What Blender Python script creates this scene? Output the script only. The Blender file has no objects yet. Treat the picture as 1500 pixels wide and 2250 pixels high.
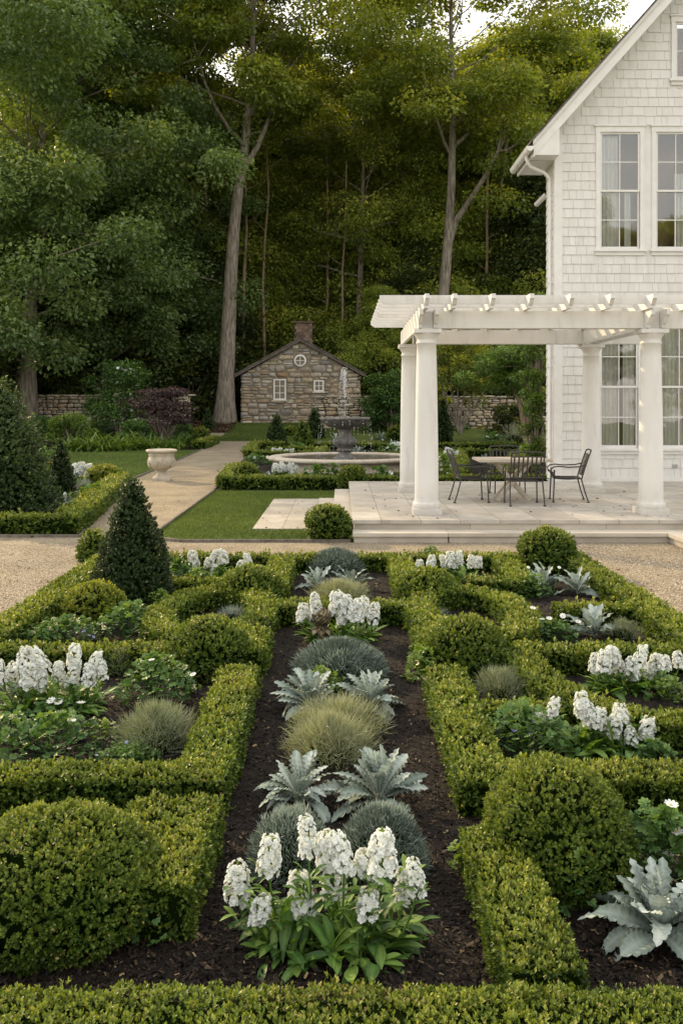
import bpy, math
import numpy as np
from mathutils import Vector, Matrix
sc = bpy.context.scene
COL = sc.collection
PI = math.pi
H = 2.1          # eye height
F = 2000.0       # focal length in photo pixels
def gp(px, py, z=0.0):
    """ground point (at height z) seen at a photo pixel"""
    Y = F*(H-z)/(py-890.0)
    return ((px-750.0)*Y/F, Y)
def terr(x, y):
    t = np.clip((np.asarray(y, float)-50.0)/11.0, 0, 1)
    u = np.clip((np.asarray(y, float)-61.0)/60.0, 0, 1)
    return 0.95*t*t*(3-2*t) + 2.5*u*u*(3-2*u)
# ------------------------------------------------------------------ mesh accumulator
class MB:
    def __init__(s): s.v=[]; s.n=0; s.b=[]; s.r=[]
    def add(s, v, f, mat=0, rnd=0.5, smooth=False):
        v=np.asarray(v,float).reshape(-1,3); f=np.asarray(f,np.int64)
        s.v.append(v); s.b.append((f+s.n, mat, smooth)); s.n+=len(v)
        s.r.append(np.full(len(v),rnd,float) if np.isscalar(rnd) else np.asarray(rnd,float))
    def build(s, name, mats, parent=None, loc=None, rz=0.0, tag_=None):
        me=bpy.data.meshes.new(name)
        V=np.concatenate(s.v); 
        me.vertices.add(len(V)); me.vertices.foreach_set('co', V.ravel())
        loops=np.concatenate([f.ravel() for f,_,_ in s.b])
        cnt=np.concatenate([np.full(len(f), f.shape[1]) for f,_,_ in s.b])
        st=np.concatenate([[0],np.cumsum(cnt)[:-1]])
        me.loops.add(len(loops)); me.loops.foreach_set('vertex_index', loops.astype(np.int32))
        me.polygons.add(len(cnt)); me.polygons.foreach_set('loop_start', st.astype(np.int32))
        try: me.polygons.foreach_set('loop_total', cnt.astype(np.int32))
        except Exception: pass
        me.polygons.foreach_set('material_index', np.concatenate([np.full(len(f),m) for f,m,_ in s.b]).astype(np.int32))
        me.polygons.foreach_set('use_smooth', np.concatenate([np.full(len(f),q) for f,_,q in s.b]).astype(bool))
        at=me.attributes.new('rnd','FLOAT','POINT'); at.data.foreach_set('value', np.concatenate(s.r).astype(np.float32))
        for m in (mats if isinstance(mats,(list,tuple)) else [mats]): me.materials.append(m)
        me.update(calc_edges=True)
        o=bpy.data.objects.new(name, me); COL.objects.link(o)
        if parent is not None: o.parent=parent
        if loc is not None: o.location=loc
        o.rotation_euler=(0,0,rz)
        if tag_: tag(o,*tag_)
        return o
    def box(s, a, b, mat=0, rnd=0.5, M=None):
        x0,y0,z0=a; x1,y1,z1=b
        v=np.array([(x0,y0,z0),(x1,y0,z0),(x1,y1,z0),(x0,y1,z0),(x0,y0,z1),(x1,y0,z1),(x1,y1,z1),(x0,y1,z1)],float)
        if M is not None:
            M=np.array(M); v=v@M[:3,:3].T+M[:3,3]
        s.add(v,[(3,2,1,0),(4,5,6,7),(0,1,5,4),(1,2,6,5),(2,3,7,6),(3,0,4,7)],mat,rnd)
    def beam(s, p, q, w, h, mat=0, rnd=.5, up=(0,0,1)):
        """rectangular bar from p to q, w across, h along up"""
        p=np.array(p,float); q=np.array(q,float); d=q-p; L=np.linalg.norm(d); d/=L
        u=np.array(up,float); sx=np.cross(d,u); sx/=np.linalg.norm(sx); uz=np.cross(sx,d)
        M=np.eye(4); M[:3,0]=sx; M[:3,1]=d; M[:3,2]=uz; M[:3,3]=p
        s.box((-w/2,0,-h/2),(w/2,L,h/2),mat,rnd,M)
    def tube(s, P, R, k=8, mat=0, rnd=.5, cap=True, smooth=True):
        P=np.asarray(P,float); n=len(P); R=np.full(n,R,float) if np.isscalar(R) else np.asarray(R,float)
        T=np.gradient(P,axis=0); T/=np.linalg.norm(T,axis=1)[:,None]+1e-12
        ref=np.array([1.,0,0]) if abs(T[0][0])<.8 else np.array([0,1.,0])
        A=np.zeros((n,3)); a=ref-T[0]*(ref@T[0]); a/=np.linalg.norm(a)
        for i in range(n):
            a=a-T[i]*(a@T[i]); a/=np.linalg.norm(a); A[i]=a
        B=np.cross(T,A); th=np.arange(k)*2*PI/k
        V=P[:,None,:]+R[:,None,None]*(np.cos(th)[None,:,None]*A[:,None,:]+np.sin(th)[None,:,None]*B[:,None,:])
        i=np.arange(n-1)[:,None]*k; j=np.arange(k)[None,:]; j2=(j+1)%k
        f=np.stack([i+j,i+j2,i+k+j2,i+k+j],-1).reshape(-1,4)
        s.add(V.reshape(-1,3),f,mat,rnd,smooth)
        if cap:
            for idx,rev in ((0,True),(n-1,False)):
                c=V[idx]; ff=np.arange(k)[None,:]; s.add(c, ff[:,::-1] if rev else ff, mat, rnd)
    def lathe(s, prof, c=(0,0,0), k=32, mat=0, rnd=.5, smooth=True, mod=None, close=False):
        prof=np.asarray(prof,float); n=len(prof); th=np.arange(k)*2*PI/k
        r=prof[:,0][:,None]*np.ones(k)[None,:]
        if mod is not None: r=r*mod(prof[:,1][:,None],th[None,:])
        V=np.stack([r*np.cos(th),r*np.sin(th),prof[:,1][:,None]*np.ones(k)[None,:]],-1)+np.array(c)
        i=np.arange(n-1)[:,None]*k; j=np.arange(k)[None,:]; j2=(j+1)%k
        s.add(V.reshape(-1,3),np.stack([i+j,i+j2,i+k+j2,i+k+j],-1).reshape(-1,4),mat,rnd,smooth)
    def prism(s, poly, axis, a, b, mat=0, rnd=.5):
        """extrude a 2D polygon; axis 'x','y','z' from a to b. poly coords are the other two axes in xyz order"""
        poly=np.asarray(poly,float); n=len(poly)
        def mk(t):
            if axis=='x': return np.column_stack([np.full(n,t),poly[:,0],poly[:,1]])
            if axis=='y': return np.column_stack([poly[:,0],np.full(n,t),poly[:,1]])
            return np.column_stack([poly[:,0],poly[:,1],np.full(n,t)])
        V=np.concatenate([mk(a),mk(b)]); i=np.arange(n); j=(i+1)%n
        s.add(V,np.stack([i,j,j+n,i+n],-1),mat,rnd)
        s.add(mk(a),i[None,::-1],mat,rnd); s.add(mk(b),i[None,:],mat,rnd)
def tag(o,label=None,cat=None,group=None,kind=None):
    if label: o['label']=label
    if cat: o['category']=cat
    if group: o['group']=group
    if kind: o['kind']=kind
    return o
def empty(name,loc=(0,0,0),rz=0,label=None,cat=None,group=None):
    o=bpy.data.objects.new(name,None); COL.objects.link(o); o.location=loc; o.rotation_euler=(0,0,rz); o.empty_display_size=.1
    return tag(o,label,cat,group)
def dup(root,loc,rz=0,label=None,scale=None):
    r=root.copy(); COL.objects.link(r); r.location=loc; r.rotation_euler=(0,0,rz)
    if scale: r.scale=scale
    if label: r['label']=label
    for ch in list(root.children):
        c=ch.copy(); COL.objects.link(c); c.parent=r
        for g in list(ch.children):
            d=g.copy(); COL.objects.link(d); d.parent=c
    return r
def nrm(a): return a/(np.linalg.norm(a,axis=-1,keepdims=True)+1e-12)
# ------------------------------------------------------------------ leaves
LEAF=(np.array([(0,0,0),(.30,.45,.06),(0,1,0),(-.30,.45,.06)]),np.array([(0,1,2,3)]))
BROAD=(np.array([(0,0,0),(.34,.28,.05),(.30,.72,.02),(0,1,-.06),(-.30,.72,.02),(-.34,.28,.05)]),np.array([(0,1,2,3),(0,3,4,5)]))
BLADE=(np.array([(-.03,0,0),(.03,0,0),(.03,.55,.03),(0,1,-.02),(0,1,-.02),(-.03,.55,.03)]),np.array([(0,1,2,5),(5,2,3,4)]))
def place(mb,P,A,N,S,tmpl,rnd,mat=0,smooth=False):
    tv,tf=tmpl[:2]; n=len(P)
    if n==0: return
    A=nrm(A); B=nrm(np.cross(A,N)); C=np.cross(B,A); S=np.broadcast_to(np.asarray(S,float),(n,))
    V=P[:,None,:]+S[:,None,None]*(tv[None,:,0:1]*B[:,None,:]+tv[None,:,1:2]*A[:,None,:]+tv[None,:,2:3]*C[:,None,:])
    k=len(tv); f=(np.arange(n)[:,None,None]*k+tf[None]).reshape(-1,tf.shape[1])
    rr=np.repeat(np.broadcast_to(rnd,(n,)),k)
    if len(tmpl)>2: rr=np.clip(rr+np.tile(tmpl[2],n),0,1)
    mb.add(V.reshape(-1,3),f,mat,rr,smooth)
def wob(P,sc=1.0,seed=0):
    """cheap smooth pseudo noise in [-1,1]"""
    rs=np.random.RandomState(seed+77); o=0
    for i in range(5):
        d=rs.normal(size=3); d*=sc*(1+i*.7)/np.linalg.norm(d); o=o+np.sin(P@d+rs.rand()*6.28)/(1+i*.4)
    return o/2.8
def sprigs(mb,rs,P,N,L,k=6,up=.45,bias=0.0,tmpl=LEAF,mat=0,tan=.006,gap=-.88):
    """little leafy shoots standing off a clipped surface"""
    n=len(P)
    g=wob(P,.32/max(float(np.mean(L)),.005),23)+.7*wob(P,.75/max(float(np.mean(L)),.005),29)
    kp=(g>gap)|(rs.rand(n)<.25); P=P[kp]; N=N[kp]; g=g[kp]; n=len(P); P=P+N*(g*L*.55)[:,None]
    D=nrm(N+np.array([0,0,up])+rs.normal(size=(n,3))*.38)
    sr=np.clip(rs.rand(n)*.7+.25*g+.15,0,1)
    hue=wob(P,3.0,5)*.5+.5
    Q=P-D*(L*(.2+2.4*rs.rand(n)**1.2))[:,None]
    for j in range(k):
        R=rs.normal(size=(n,3)); R-=D*(R*D).sum(1)[:,None]; R=nrm(R)
        t=j/max(k-1,1)
        A=nrm(D*(.45+.75*t)+R*(1-.35*t))
        base=Q+D*(L*(.15+.85*t))[...,None] if np.ndim(L) else Q+D*(L*(.15+.85*t))
        r=np.clip(.34*sr+.14*rs.rand(n)+.20*t+.16*hue+.24*np.clip(N[:,2],0,1)-.08+bias,0,.93)  # tops lighter, hollows darker: light from the sky put into the leaf colour
        r=np.where(rs.rand(n)<tan*(1+6*(wob(P,5,17)>.55)),.99,r)
        place(mb,base,A,D+R*.2,L*(.75+.5*rs.rand(n)),tmpl,r,mat)
def density(L,layers=2.6): return layers/(.3*L*L)
def lodL(Y): return .0135*(max(Y,2.6)/3.2)**.72
def hedge(name,label,pts,w=.26,h=.21,z0=0.0,closed=False,seed=1,L=None,layers=2.4,cat='hedge',group=None,mats=None,core_in=.018,ends=True):
    rs=np.random.RandomState(seed); P=np.array(pts,float)
    if closed: P=np.vstack([P,P[:1]])
    seg=np.diff(P,axis=0); ln=np.linalg.norm(seg,axis=1); cum=np.concatenate([[0],np.cumsum(ln)]); T=seg/ln[:,None]
    # vertex tangents for mitred cross sections
    Tv=np.vstack([T[:1],T[:-1]+T[1:],T[-1:]])
    if closed: Tv[0]=Tv[-1]=T[0]+T[-1]
    Tv=nrm(Tv); Nv=np.column_stack([Tv[:,1],-Tv[:,0]])
    mit=np.ones(len(P)); 
    for i in range(len(P)):
        t=T[min(i,len(T)-1)]; mit[i]=1/max(.5,abs(Tv[i]@t))
    zt=float(h)
    mb=MB()
    ci=core_in; hw=w/2-ci
    rows=[]
    for s_,z in ((-1,0),(-1,zt-ci-.03),(-.8,zt-ci),(.8,zt-ci),(1,zt-ci-.03),(1,0)):
        q=P+Nv*(s_*hw*mit)[:,None]; rows.append(np.column_stack([q,np.full(len(q),z0+z)]))
    R=np.array(rows); m,n=R.shape[:2]
    f=[(a*n+b,a*n+b+1,(a+1)*n+b+1,(a+1)*n+b) for a in range(m-1) for b in range(n-1)]
    mb.add(R.reshape(-1,3),f,1)
    if not closed:
        for b in (0,n-1): mb.add(R[:,b],[tuple(range(m))],1)
    Ym=P[:,1].mean(); L=L or lodL(Ym)
    per=w+2*h; area=cum[-1]*per+(0 if closed or not ends else 2*w*h)
    ns=int(area*density(L,layers)/6)
    nside=int(ns*cum[-1]*per/area)
    s=rs.rand(nside)*cum[-1]; i=np.clip(np.searchsorted(cum,s)-1,0,len(ln)-1); fr=(s-cum[i])/ln[i]
    base=P[i]*(1-fr)[:,None]+P[i+1]*fr[:,None]
    nn=nrm(Nv[i]*(1-fr)[:,None]+Nv[i+1]*fr[:,None]); mm=(mit[i]*(1-fr)+mit[i+1]*fr)
    u=rs.rand(nside)*per; side=np.where(u<h,-1,np.where(u<h+w,0,1))
    off=np.where(side==-1,-w/2,np.where(side==1,w/2,u-h-w/2)); zz=np.where(side==-1,u,np.where(side==1,per-u,h))
    # rounded shoulder
    ed=np.clip(1-(h-zz)/.05,0,1)*(side!=0); off=off-np.sign(off)*ed*.015
    et=np.clip(1-(w/2-abs(off))/.05,0,1)*(side==0); zz=zz-et*.018
    XY=base+nn*(off*mm)[:,None]; Pp=np.column_stack([XY,z0+zz])
    N=np.column_stack([nn*side[:,None],(side==0)*1.0]); N[:,2]+=ed*.7; N[:,:2]+=nn*(et*np.sign(off)*.7)[:,None]; N=nrm(N)
    if not closed and ends:
        ne=(ns-nside)
        e=rs.randint(0,2,ne); b=np.where(e==0,0,len(P)-1); sg=np.where(e==0,-1.,1.)
        XY=P[b]+Nv[b]*((rs.rand(ne)-.5)*w)[:,None]; Pe=np.column_stack([XY,z0+rs.rand(ne)*h]); Ne=np.column_stack([Tv[b]*sg[:,None],np.zeros(ne)])
        Pp=np.vstack([Pp,Pe]); N=np.vstack([N,Ne])
    # thin what lies well outside the picture
    keep=(np.abs(Pp[:,0])<.40*Pp[:,1]+.35)|(rs.rand(len(Pp))<.3)
    Pp=Pp[keep]; N=N[keep]
    Pp=Pp+N*(.013*wob(Pp,14,seed)+.012*wob(Pp,42,seed+1))[:,None]
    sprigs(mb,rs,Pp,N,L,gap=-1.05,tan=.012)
    # stray shoots
    k=int(len(Pp)*.012)
    if k: 
        j=rs.randint(0,len(Pp),k); sprigs(mb,rs,Pp[j]+N[j]*L*1.1+np.array([0,0,L*.6]),N[j],L*1.1,k=7,bias=.12)
    return mb.build(name,mats or [M['box'],M['core']],tag_=(label,cat,group))
def revolve_shrub(name,label,c,rad,top,prof,seed=1,L=None,layers=2.4,mats=None,cat='shrub',group=None,lump=.03,shaggy=.0,up=.45,tmpl=LEAF,k=6,bias=0,ry=None,cores=.84,tan=.006):
    """prof: list of (r 0..1, z 0..1) outline; scaled by rad and top"""
    rs=np.random.RandomState(seed); pr=np.array(prof,float); pr=pr*np.array([rad,top])
    d=np.linalg.norm(np.diff(pr,axis=0),axis=1); ar=d*(pr[:-1,0]+pr[1:,0])*PI; cum=np.concatenate([[0],np.cumsum(ar)])
    Y=c[1]; L=L or lodL(Y); n=int(cum[-1]*density(L,layers)/k)
    s=rs.rand(n)*cum[-1]; i=np.clip(np.searchsorted(cum,s)-1,0,len(d)-1); fr=(s-cum[i])/ar[i]
    r=pr[i,0]*(1-fr)+pr[i+1,0]*fr; z=pr[i,1]*(1-fr)+pr[i+1,1]*fr; th=rs.rand(n)*2*PI
    t=(pr[i+1]-pr[i])/d[i][:,None]; nr=t[:,1]; nz=-t[:,0]
    N=nrm(np.column_stack([nr*np.cos(th),nr*np.sin(th),nz])); fl=(N[:,0]*np.cos(th)+N[:,1]*np.sin(th))<-.2; N[fl]*=-1
    P=np.column_stack([r*np.cos(th),(ry or 1)*r*np.sin(th),z])
    P=P+N*(lump*wob(P,6/rad*.5,seed)+lump*.5*wob(P,20,seed+3)+shaggy*(rs.rand(n)**2)[...])[:,None]
    mb=MB(); pc=pr*np.array([cores,1]); pc[:,1]-= (1-cores)*rad*.5*(pr[:,1]/top); pc[:,1]=np.maximum(pc[:,1],0)
    mb.lathe(pc,k=18,mat=1,mod=(lambda zz,tt:1.0) )
    if ry: mb.v[0][:,1]*=ry
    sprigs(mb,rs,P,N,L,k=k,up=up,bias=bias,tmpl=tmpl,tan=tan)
    return mb.build(name,mats or [M['box'],M['core']],loc=(c[0],c[1],c[2] if len(c)>2 else 0),tag_=(label,cat,group))
DOME=[(.86,0),(.95,.10),(.99,.22),(.99,.34),(.95,.47),(.87,.60),(.76,.72),(.62,.82),(.46,.90),(.28,.96),(.12,.99),(0.01,1)]
BALL=[(0.62,0),(.85,.12),(.98,.32),(1,.5),(.94,.68),(.8,.83),(.58,.94),(.3,.99),(0.01,1)]
CONE=[(.86,0),(.98,.06),(1,.13),(.9,.28),(.72,.46),(.53,.63),(.34,.79),(.17,.92),(.05,.985),(0.005,1)]
# ------------------------------------------------------------------ materials
M={}
def newmat(name):
    m=bpy.data.materials.new(name); m.use_nodes=True; nt=m.node_tree; nt.nodes.clear()
    out=nt.nodes.new('ShaderNodeOutputMaterial'); return m,nt,out
def N_(nt,t,**kw):
    n=nt.nodes.new(t)
    for k,v in kw.items():
        if k in n.inputs: n.inputs[k].default_value=v
        else: setattr(n,k,v)
    return n
def ramp(nt,stops,interp='LINEAR'):
    r=nt.nodes.new('ShaderNodeValToRGB'); cr=r.color_ramp; cr.interpolation=interp
    while len(cr.elements)<len(stops): cr.elements.new(.5)
    for e,(p,c) in zip(cr.elements,stops): e.position=p; e.color=(*c,1)
    return r
def leafmat(name,stops,trans=.25,rough=.45,spec=.35,tc=None,nscale=1.2):
    m,nt,out=newmat(name); L=nt.links.new
    a=N_(nt,'ShaderNodeAttribute',attribute_name='rnd'); r=ramp(nt,stops); L(a.outputs['Fac'],r.inputs[0])
    oi=N_(nt,'ShaderNodeTexCoord'); no=N_(nt,'ShaderNodeTexNoise',Scale=nscale,Detail=2.0); L(oi.outputs['Object'],no.inputs['Vector'])
    mr=N_(nt,'ShaderNodeMapRange'); mr.inputs['To Min'].default_value=.7; mr.inputs['To Max'].default_value=1.3; L(no.outputs['Fac'],mr.inputs['Value'])
    mx=N_(nt,'ShaderNodeVectorMath',operation='SCALE'); L(r.outputs[0],mx.inputs[0]); L(mr.outputs[0],mx.inputs['Scale'])
    b=N_(nt,'ShaderNodeBsdfPrincipled',Roughness=rough); b.inputs['Specular IOR Level'].default_value=spec; L(mx.outputs[0],b.inputs['Base Color'])
    if trans>0:
        t=N_(nt,'ShaderNodeBsdfTranslucent'); tv=N_(nt,'ShaderNodeVectorMath',operation='MULTIPLY'); tv.inputs[1].default_value=tc or (1.7,1.6,.5)
        L(mx.outputs[0],tv.inputs[0]); L(tv.outputs[0],t.inputs[0])
        ms=N_(nt,'ShaderNodeMixShader'); ms.inputs[0].default_value=trans; L(b.outputs[0],ms.inputs[1]); L(t.outputs[0],ms.inputs[2]); L(ms.outputs[0],out.inputs[0])
    else: L(b.outputs[0],out.inputs[0])
    M[name]=m; return m
def noisemat(name,stops,scale=8,detail=5,rough=.7,bump=.2,bscale=None,dist=.01,spec=.3,stretch=(1,1,1),coord='Object',metal=0,rnd=0.0):
    m,nt,out=newmat(name); L=nt.links.new
    tc=N_(nt,'ShaderNodeTexCoord'); mp=N_(nt,'ShaderNodeMapping'); mp.inputs['Scale'].default_value=stretch; L(tc.outputs[coord],mp.inputs[0])
    no=N_(nt,'ShaderNodeTexNoise',Scale=scale,Detail=detail,Roughness=.6); L(mp.outputs[0],no.inputs['Vector'])
    r=ramp(nt,stops)
    if rnd:
        a=N_(nt,'ShaderNodeAttribute',attribute_name='rnd'); ma=N_(nt,'ShaderNodeMath',operation='MULTIPLY_ADD'); L(a.outputs['Fac'],ma.inputs[0]); ma.inputs[1].default_value=rnd
        mb_=N_(nt,'ShaderNodeMath',operation='SUBTRACT'); L(no.outputs['Fac'],mb_.inputs[0]); mb_.inputs[1].default_value=rnd*.5; L(mb_.outputs[0],ma.inputs[2]); L(ma.outputs[0],r.inputs[0])
    else: L(no.outputs['Fac'],r.inputs[0])
    b=N_(nt,'ShaderNodeBsdfPrincipled',Roughness=rough,Metallic=metal); b.inputs['Specular IOR Level'].default_value=spec; L(r.outputs[0],b.inputs['Base Color'])
    if bump:
        n2=N_(nt,'ShaderNodeTexNoise',Scale=bscale or scale*3,Detail=6,Roughness=.65); L(mp.outputs[0],n2.inputs['Vector'])
        bp=N_(nt,'ShaderNodeBump',Strength=bump,Distance=dist); L(n2.outputs['Fac'],bp.inputs['Height']); L(bp.outputs[0],b.inputs['Normal'])
    if name=='white_weather':
        sp=N_(nt,'ShaderNodeSeparateXYZ'); L(tc.outputs['Object'],sp.inputs[0]); z=N_(nt,'ShaderNodeMapRange'); z.inputs['From Min'].default_value=.30; z.inputs['From Max'].default_value=.85; z.inputs['To Min'].default_value=.85; z.inputs['To Max'].default_value=0; L(sp.outputs['Z'],z.inputs[0])
        nd=N_(nt,'ShaderNodeTexNoise',Scale=7,Detail=6,Roughness=.7); L(tc.outputs['Object'],nd.inputs['Vector']); mu=N_(nt,'ShaderNodeMath',operation='MULTIPLY'); L(z.outputs[0],mu.inputs[0]); L(nd.outputs['Fac'],mu.inputs[1])
        mx=N_(nt,'ShaderNodeMixRGB'); L(mu.outputs[0],mx.inputs[0]); L(r.outputs[0],mx.inputs[1]); mx.inputs[2].default_value=(.36,.31,.24,1); L(mx.outputs[0],b.inputs['Base Color'])
    L(b.outputs[0],out.inputs[0]); M[name]=m; return m
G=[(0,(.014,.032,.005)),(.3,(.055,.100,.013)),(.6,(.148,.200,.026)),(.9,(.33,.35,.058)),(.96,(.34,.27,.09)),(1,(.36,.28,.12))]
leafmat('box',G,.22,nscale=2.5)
leafmat('box_yellow',[(0,(0.025,0.050,0.009)),(.4,(0.094,0.131,0.018)),(.7,(0.200,0.237,0.028)),(1,(0.425,0.400,0.055))],.25,nscale=2.5)
leafmat('yew',[(0,(0.010,0.022,0.007)),(.4,(0.033,0.060,0.018)),(.75,(0.075,0.114,0.029)),(.93,(0.150,0.168,0.033)),(1,(0.250,0.180,0.044))],.1,nscale=2)
leafmat('spruce',[(0,(.012,.026,.010)),(.4,(.045,.080,.026)),(.75,(.11,.15,.04)),(1,(.22,.24,.07))],.15,nscale=2)
leafmat('perennial',[(0,(0.024,0.058,0.016)),(.5,(0.064,0.138,0.036)),(.9,(0.144,0.246,0.058)),(1,(0.224,0.290,0.078))],.25,nscale=2)
leafmat('stockleaf',[(0,(0.041,0.094,0.022)),(.5,(0.101,0.200,0.042)),(1,(0.216,0.325,0.072))],.3,nscale=3)
leafmat('greymound',[(0,(.08,.105,.085)),(.5,(.235,.29,.24)),(1,(.46,.51,.43))],.1,.6,.2,tc=(1,1.1,.9))
leafmat('olivetuft',[(0,(.085,.10,.06)),(.5,(.225,.25,.155)),(.9,(.40,.42,.28)),(1,(.46,.44,.3))],.15,.6,.2)
leafmat('lavender',[(0,(0.062,0.084,0.054)),(.5,(0.163,0.204,0.132)),(1,(0.350,0.384,0.264))],.15,.6,.2)
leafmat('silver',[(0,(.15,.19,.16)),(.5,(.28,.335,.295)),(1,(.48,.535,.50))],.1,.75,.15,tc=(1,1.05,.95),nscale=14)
leafmat('petal',[(0,(.62,.66,.46)),(.12,(.80,.82,.74)),(.5,(.87,.89,.87)),(1,(.92,.94,.93))],.25,.6,.2,tc=(1,1,.95))
leafmat('red',[(0,(.35,.01,.015)),(1,(.65,.03,.04))],.2,tc=(1.2,.8,.8))
leafmat('blue',[(0,(.25,.28,.6)),(1,(.5,.5,.8))],.2,tc=(1,1,1))
leafmat('orange',[(0,(.7,.25,.02)),(1,(.8,.5,.05))],.2,tc=(1,1,1))
leafmat('yellow',[(0,(.6,.45,.05)),(1,(.7,.6,.1))],.1,tc=(1,1,1))
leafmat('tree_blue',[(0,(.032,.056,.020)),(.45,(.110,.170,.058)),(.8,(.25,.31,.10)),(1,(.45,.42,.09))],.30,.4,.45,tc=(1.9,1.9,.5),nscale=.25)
leafmat('tree_green',[(0,(.040,.062,.014)),(.45,(.145,.195,.036)),(.8,(.32,.34,.055)),(1,(.60,.47,.08))],.34,.45,.35,tc=(2.2,2.0,.35),nscale=.25)  # yellow ramp ends of the tree leaves: golden backlight mixed into their colour
leafmat('tree_sunlit',[(0,(.07,.105,.022)),(.4,(.20,.27,.055)),(.8,(.42,.44,.09)),(1,(.70,.58,.12))],.42,.5,.3,tc=(1.8,1.75,.5),nscale=.3)  # golden sunlight inside the wood, carried by this leaf colour
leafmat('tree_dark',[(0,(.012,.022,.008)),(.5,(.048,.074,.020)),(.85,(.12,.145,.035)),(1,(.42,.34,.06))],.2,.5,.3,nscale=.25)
leafmat('lightshrub',[(0,(.045,.085,.016)),(.5,(.125,.21,.04)),(.9,(.26,.36,.08)),(1,(.35,.4,.1))],.3,.35,.5,nscale=1)
leafmat('purple',[(0,(.025,.019,.020)),(.5,(.075,.052,.052)),(1,(.16,.11,.10))],.2,tc=(1.5,1,.8),nscale=1)
leafmat('grassblade',[(0,(.04,.07,.014)),(.5,(.095,.15,.03)),(1,(.20,.25,.055))],.25,.5,.3,nscale=1.5)
leafmat('litter',[(0,(.03,.018,.01)),(.5,(.09,.055,.03)),(.85,(.16,.1,.05)),(1,(.3,.22,.13))],.0,.8,.2)
leafmat('chips',[(0,(.005,.0035,.0025)),(.6,(.015,.010,.007)),(.88,(.035,.022,.014)),(.965,(.10,.065,.035)),(1,(.34,.25,.13))],.0,.75,.25)
noisemat('core',[(0,(.004,.008,.002)),(1,(.010,.018,.004))],20,2,1.0,0,spec=0)
noisemat('soil',[(.3,(.007,.005,.0035)),(.6,(.019,.013,.009)),(.8,(.045,.03,.02))],38,8,.9,.9,90,.02)
noisemat('bark',[(.3,(.085,.070,.055)),(.5,(.23,.195,.155)),(.7,(.38,.34,.28))],3.0,8,.85,.9,9,.06,stretch=(3,3,.45))
noisemat('bark_pale',[(.3,(.14,.10,.06)),(.7,(.34,.26,.17))],6,6,.8,.6,20,.02,stretch=(2,2,.5))
noisemat('white',[(.3,(.72,.70,.675)),(.7,(.80,.785,.765))],5,6,.55,.12,60,.004,spec=.35,rnd=.25)
noisemat('white_weather',[(.2,(.56,.54,.51)),(.45,(.71,.695,.67)),(.8,(.78,.765,.745))],3,9,.6,.25,40,.004,stretch=(1.6,1.6,.35),rnd=.12)
noisemat('shingle',[(.1,(.60,.58,.555)),(.45,(.71,.69,.665)),(.9,(.79,.775,.755))],4,8,.65,.3,30,.006,stretch=(1.5,1.5,.35),rnd=.22)
noisemat('roofmat',[(.3,(.06,.05,.045)),(.7,(.15,.125,.11))],12,5,.85,.5,40,.01,rnd=.5)
noisemat('cottageroof',[(.3,(.08,.068,.058)),(.7,(.17,.145,.12))],4,5,.85,.5,20,.02,rnd=.4)
noisemat('limestone',[(.2,(.38,.34,.28)),(.5,(.50,.45,.38)),(.8,(.58,.53,.46))],2.5,9,.7,.3,50,.004,rnd=.30)
noisemat('caststone',[(.25,(.34,.29,.22)),(.5,(.52,.46,.37)),(.75,(.62,.56,.47))],5,9,.8,.5,60,.006)
noisemat('darkstone',[(.25,(.07,.068,.065)),(.5,(.16,.155,.145)),(.75,(.27,.255,.235))],5,9,.6,.6,30,.012)
noisemat('iron',[(.3,(.018,.016,.014)),(.7,(.045,.040,.036))],30,4,.42,.15,120,.002,spec=.5)
noisemat('tablewood',[(.2,(.36,.31,.24)),(.5,(.50,.45,.37)),(.8,(.58,.53,.45))],4,8,.7,.3,30,.004,stretch=(1,6,6),rnd=.2)
noisemat('edging',[(.3,(.10,.085,.07)),(.7,(.22,.19,.16))],10,4,.7,.3,40,.005)
noisemat('brick',[(.3,(.10,.07,.052)),(.7,(.24,.165,.125))],6,4,.9,.4,40,.01,rnd=.6)
noisemat('fabric',[(.3,(.82,.79,.74)),(.7,(.90,.88,.84))],3,4,.9,.1,60,.002,stretch=(6,6,1))
noisemat('roomwall',[(.3,(.30,.19,.12)),(.7,(.42,.28,.18))],2,3,.9,0)
noisemat('finial',[(.2,(.06,.045,.025)),(.5,(.20,.16,.09)),(.8,(.33,.28,.18))],30,5,.8,.3,80,.005,rnd=.6)
noisemat('outlet',[(.3,(.3,.29,.28)),(.7,(.4,.39,.38))],5,3,.6,0)
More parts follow.
